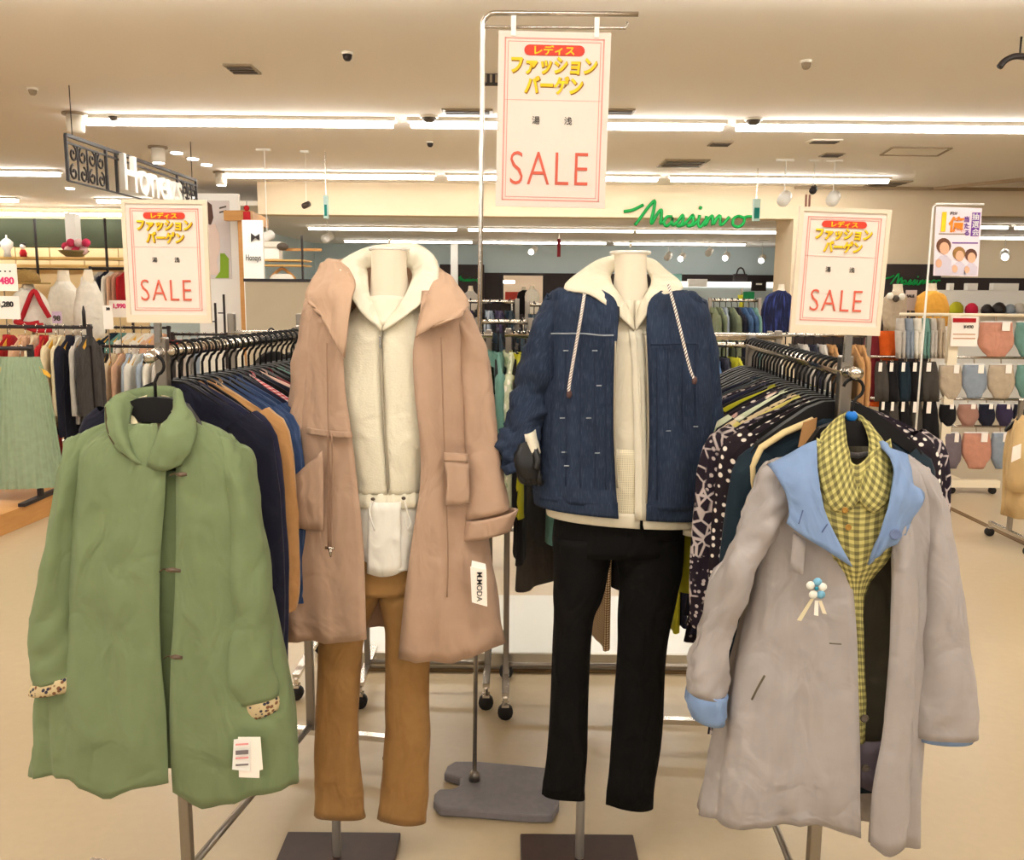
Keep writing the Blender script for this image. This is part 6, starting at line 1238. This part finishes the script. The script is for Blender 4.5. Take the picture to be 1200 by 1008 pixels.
hungpx('maroon_coat', 'coat', 'dark maroon coat hanging left of the orange garment', 1013, 1030, 390, 470, 6.6, MAROON, None, tagp=False)
bust('beige top with a flowered neckline on a bust form below the green script', [(1047, 333, 1057, 333), (1046, 342, 1058, 342), (1036, 349, 1062, 349), (1034, 368, 1062, 368), (1036, 388, 1060, 388)], BGE, 7.8)
bust('golden orange top on a bust form behind the underwear stand', [(1088, 332, 1097, 332), (1087, 341, 1098, 341), (1076, 348, 1108, 348), (1073, 362, 1112, 362), (1075, 382, 1110, 382)], GOLD, 7.8)
for k, (x, y) in enumerate(((1043, 347), (1050, 350), (1057, 348))): MB().ball(at(x, y, 7.7), .03, .02, .03).put('neck_flower', [WHT, DKP][k % 2], [o for o in COL.objects if o.get('label', '').startswith('beige top with')][0], True)
price_card('grey notice between the beige and orange bust forms', 1061, 1074, 340, 364, 7.9, [('SALE', 1067, 347, 3, INK)], plain('notice_grey', (190, 176, 170), .6))
# coat at the right edge
t = pthing('beige_coat', 'long beige coat hanging at the right picture edge with a white tag', 'coat', 1175, 1230, 604, 4.9)
body('body', [(1196, 486, 1226, 486, 4.9, .05), (1186, 505, 1238, 505, 4.9, .09), (1180, 540, 1240, 540, 4.9, .1), (1176, 604, 1246, 604, 4.9, .12)], cloth('sand_coat', (206, 176, 128), (192, 162, 114), 30), t, 18, 2, 4, fold=fold_fn(.03, 8, 3), thick=.004)
body('sleeve', [(1190, 496, 1206, 492, 4.86, .05), (1184, 530, 1204, 530, 4.82, .06), (1180, 575, 1202, 575, 4.8, .05)], MATS['sand_coat'], t, 12, 2, 3, fold=crease_fn(.01, 3))
MB().plate([at(1187, 524, 4.74), at(1197, 520, 4.74), at(1196, 537, 4.74), at(1185, 542, 4.74)], (0, .003, 0)).put('paper_tag', PAPER, t)
xx = at(1212, 480, 4.9); rack('clothes_rack', 'chrome rack carrying the beige coat at the right edge', Vector((at(1196, 480, 4.9).x, 4.9, xx.z + .05)), Vector((at(1290, 480, 4.9).x, 4.9, xx.z + .05)), xx.z + .05, .2)
hanger((xx.x, 4.9, xx.z + .05), 0, 'black hanger holding the beige coat at the right edge', 'hangers at the right edge', .15)
# poster on a slim stand
YP = 5.9
t = pthing('poster_stand', 'slim white pole stand holding the purple poster', 'stand', 1083, 1092, 600, YP); t.location.z = 0; OFF[t.name] = Vector(t.location)
a, b = at(1094, 239, YP), at(1153, 239, YP); foot = Vector((a.x, YP, 0))
MB().tube([foot + Vector((0, 0, .02)), Vector((a.x, YP, a.z - .02)), Vector((a.x + .02, YP, a.z)), Vector((b.x, YP, a.z))], .007, 8).put('pole', WHITEP, t, True); MB().lathe(foot, [(.15, 0), (.15, .015), (.02, .02)], 18).put('base', CHROME, t, True)
t = pthing('hanging_poster', 'hanging poster with three people, orange numerals and a purple panel', 'poster', 1095, 1150, 325, YP - .02)
MB().plate([at(1097, 242, YP - .02), at(1151, 244, YP - .02), at(1146, 324, YP - .02), at(1094, 323, YP - .02)], (0, .006, 0)).put('sheet', plain('poster_lilac', (236, 220, 226), .5), t)
OR = plain('poster_orange', (228, 132, 30), .5); PU = plain('poster_purple', (112, 62, 150), .5)
plettering('1', 1106, 260, YP - .024, 21, YEL, t, bold=.006); plettering('億', 1121, 263, YP - .024, 13, OR, t, bold=.003)
plettering('円分', 1118, 250, YP - .024, 3, INK, t)
for k, ch in enumerate('当たる'): plettering(ch, 1133, 257 + 8 * k, YP - .024, 5, PU, t, bold=.001)
pbox('purple_panel', 1138.5, 1148, 249, 277, YP - .023, .002, PU, t)
for k, ch in enumerate('抽選会'): plettering(ch, 1143.2, 254 + 9 * k, YP - .026, 6, WHITEP, t)
pbox('print_line', 1100, 1132, 273.5, 275, YP - .023, .002, GREYP, t); pbox('print_line', 1116, 1146, 284, 285.5, YP - .023, .002, PU, t)
SK = plain('print_skin', (222, 172, 140), .6); HR = plain('print_hair_brown', (104, 66, 44), .6); SH = plain('print_shirt', (206, 196, 208), .6)
for k, (x, y, s, hc) in enumerate(((1106, 289, 1.15, (104, 66, 44)), (1124, 298, 1.0, (150, 110, 60)), (1138, 300, .95, (96, 58, 44)))):
    def el(cx, cy, rx, ry, n=14, a0=0, a1=2 * math.pi): return [(cx + rx * math.cos(q), cy + ry * math.sin(q)) for q in np.linspace(a0, a1, n, endpoint=a1 < 6)]
    pshape('print_shirt', [(x - 9 * s, 322), (x - 8 * s, y + 14 * s), (x - 3 * s, y + 9 * s), (x + 3 * s, y + 9 * s), (x + 8 * s, y + 14 * s), (x + 7 * s, 322)], YP - .0225, SH, t, .002)
    pshape('print_hair', el(x, y - 1, 7.5 * s, 8 * s), YP - .0245, plain('print_hair%d' % k, hc, .6), t, .002); pshape('print_face', el(x + .8, y + 2, 5 * s, 6.4 * s), YP - .0265, SK, t, .002)
    pshape('print_hand', el(x - 5 * s, y + 17 * s, 3.2 * s, 4.5 * s), YP - .0255, SK, t, .002)
# white shelves with small goods at the far right
t = pthing('white_shelf', 'white lit display shelf behind the underwear stand', 'shelf', 1112, 1200, 368, 11)
a, b = at(1113, 350, 11), at(1260, 341, 11); MB().box(a.x, b.x, 11.3, 11.4, .3, b.z).put('back_panel', WHITEP, t); MB().box(a.x, b.x, 10.9, 11.4, at(1150, 368, 11).z - .03, at(1150, 368, 11).z).put('board', WHITEP, t); MB().box(a.x, b.x, 10.9, 11.4, .0, .3).put('plinth', WHITEP, t)
for i, (x0, x1, y0) in enumerate(((1113, 1118, 332), (1134, 1146, 332), (1164, 1194, 332))): single('white_block', ['narrow white block on the display shelf top', 'square white block on the display shelf top', 'wide white block on the display shelf top'][i], 'block', x0, x1, y0, 341, 11.3, .1, WHITEP, 'white blocks')
for i, (x, m, s, lab) in enumerate(((1120, OLIVE, 1.0, 'olive green cap on the white display shelf'), (1138, C('cerise', (200, 40, 70)), .9, 'cerise pouch on the white display shelf'), (1156, BLACKI, .8, 'black hair bow on the white display shelf'), (1170, BLACKI, .95, 'black pouch on the white display shelf'), (1183, BLG, .8, 'grey blue cap on the white display shelf'), (1194, GRYL, .9, 'pale grey cap on the white display shelf'))):
    p = at(x, 368, 11.05); t = thing('shelf_goods', lab, 'accessory', p, 0, 'goods on the white shelf'); t.name = lab.split(' on')[0].replace(' ', '_'); OFF[t.name] = Vector(p)
    MB().lathe(p, [(.075 * s, 0), (.085 * s, .04), (.075 * s, .1 * s), (.04 * s, .14 * s), (.01, .15 * s)], 14).put('crown', m, t, True); MB().plate([p + Vector((xx_ * s, yy_, 0)) for xx_, yy_ in ((-.07, -.04), (-.06, -.12), (0, -.15), (.06, -.12), (.07, -.04))], (0, 0, .012)).put('brim', m, t)
bpy.data.objects.remove(TMP)
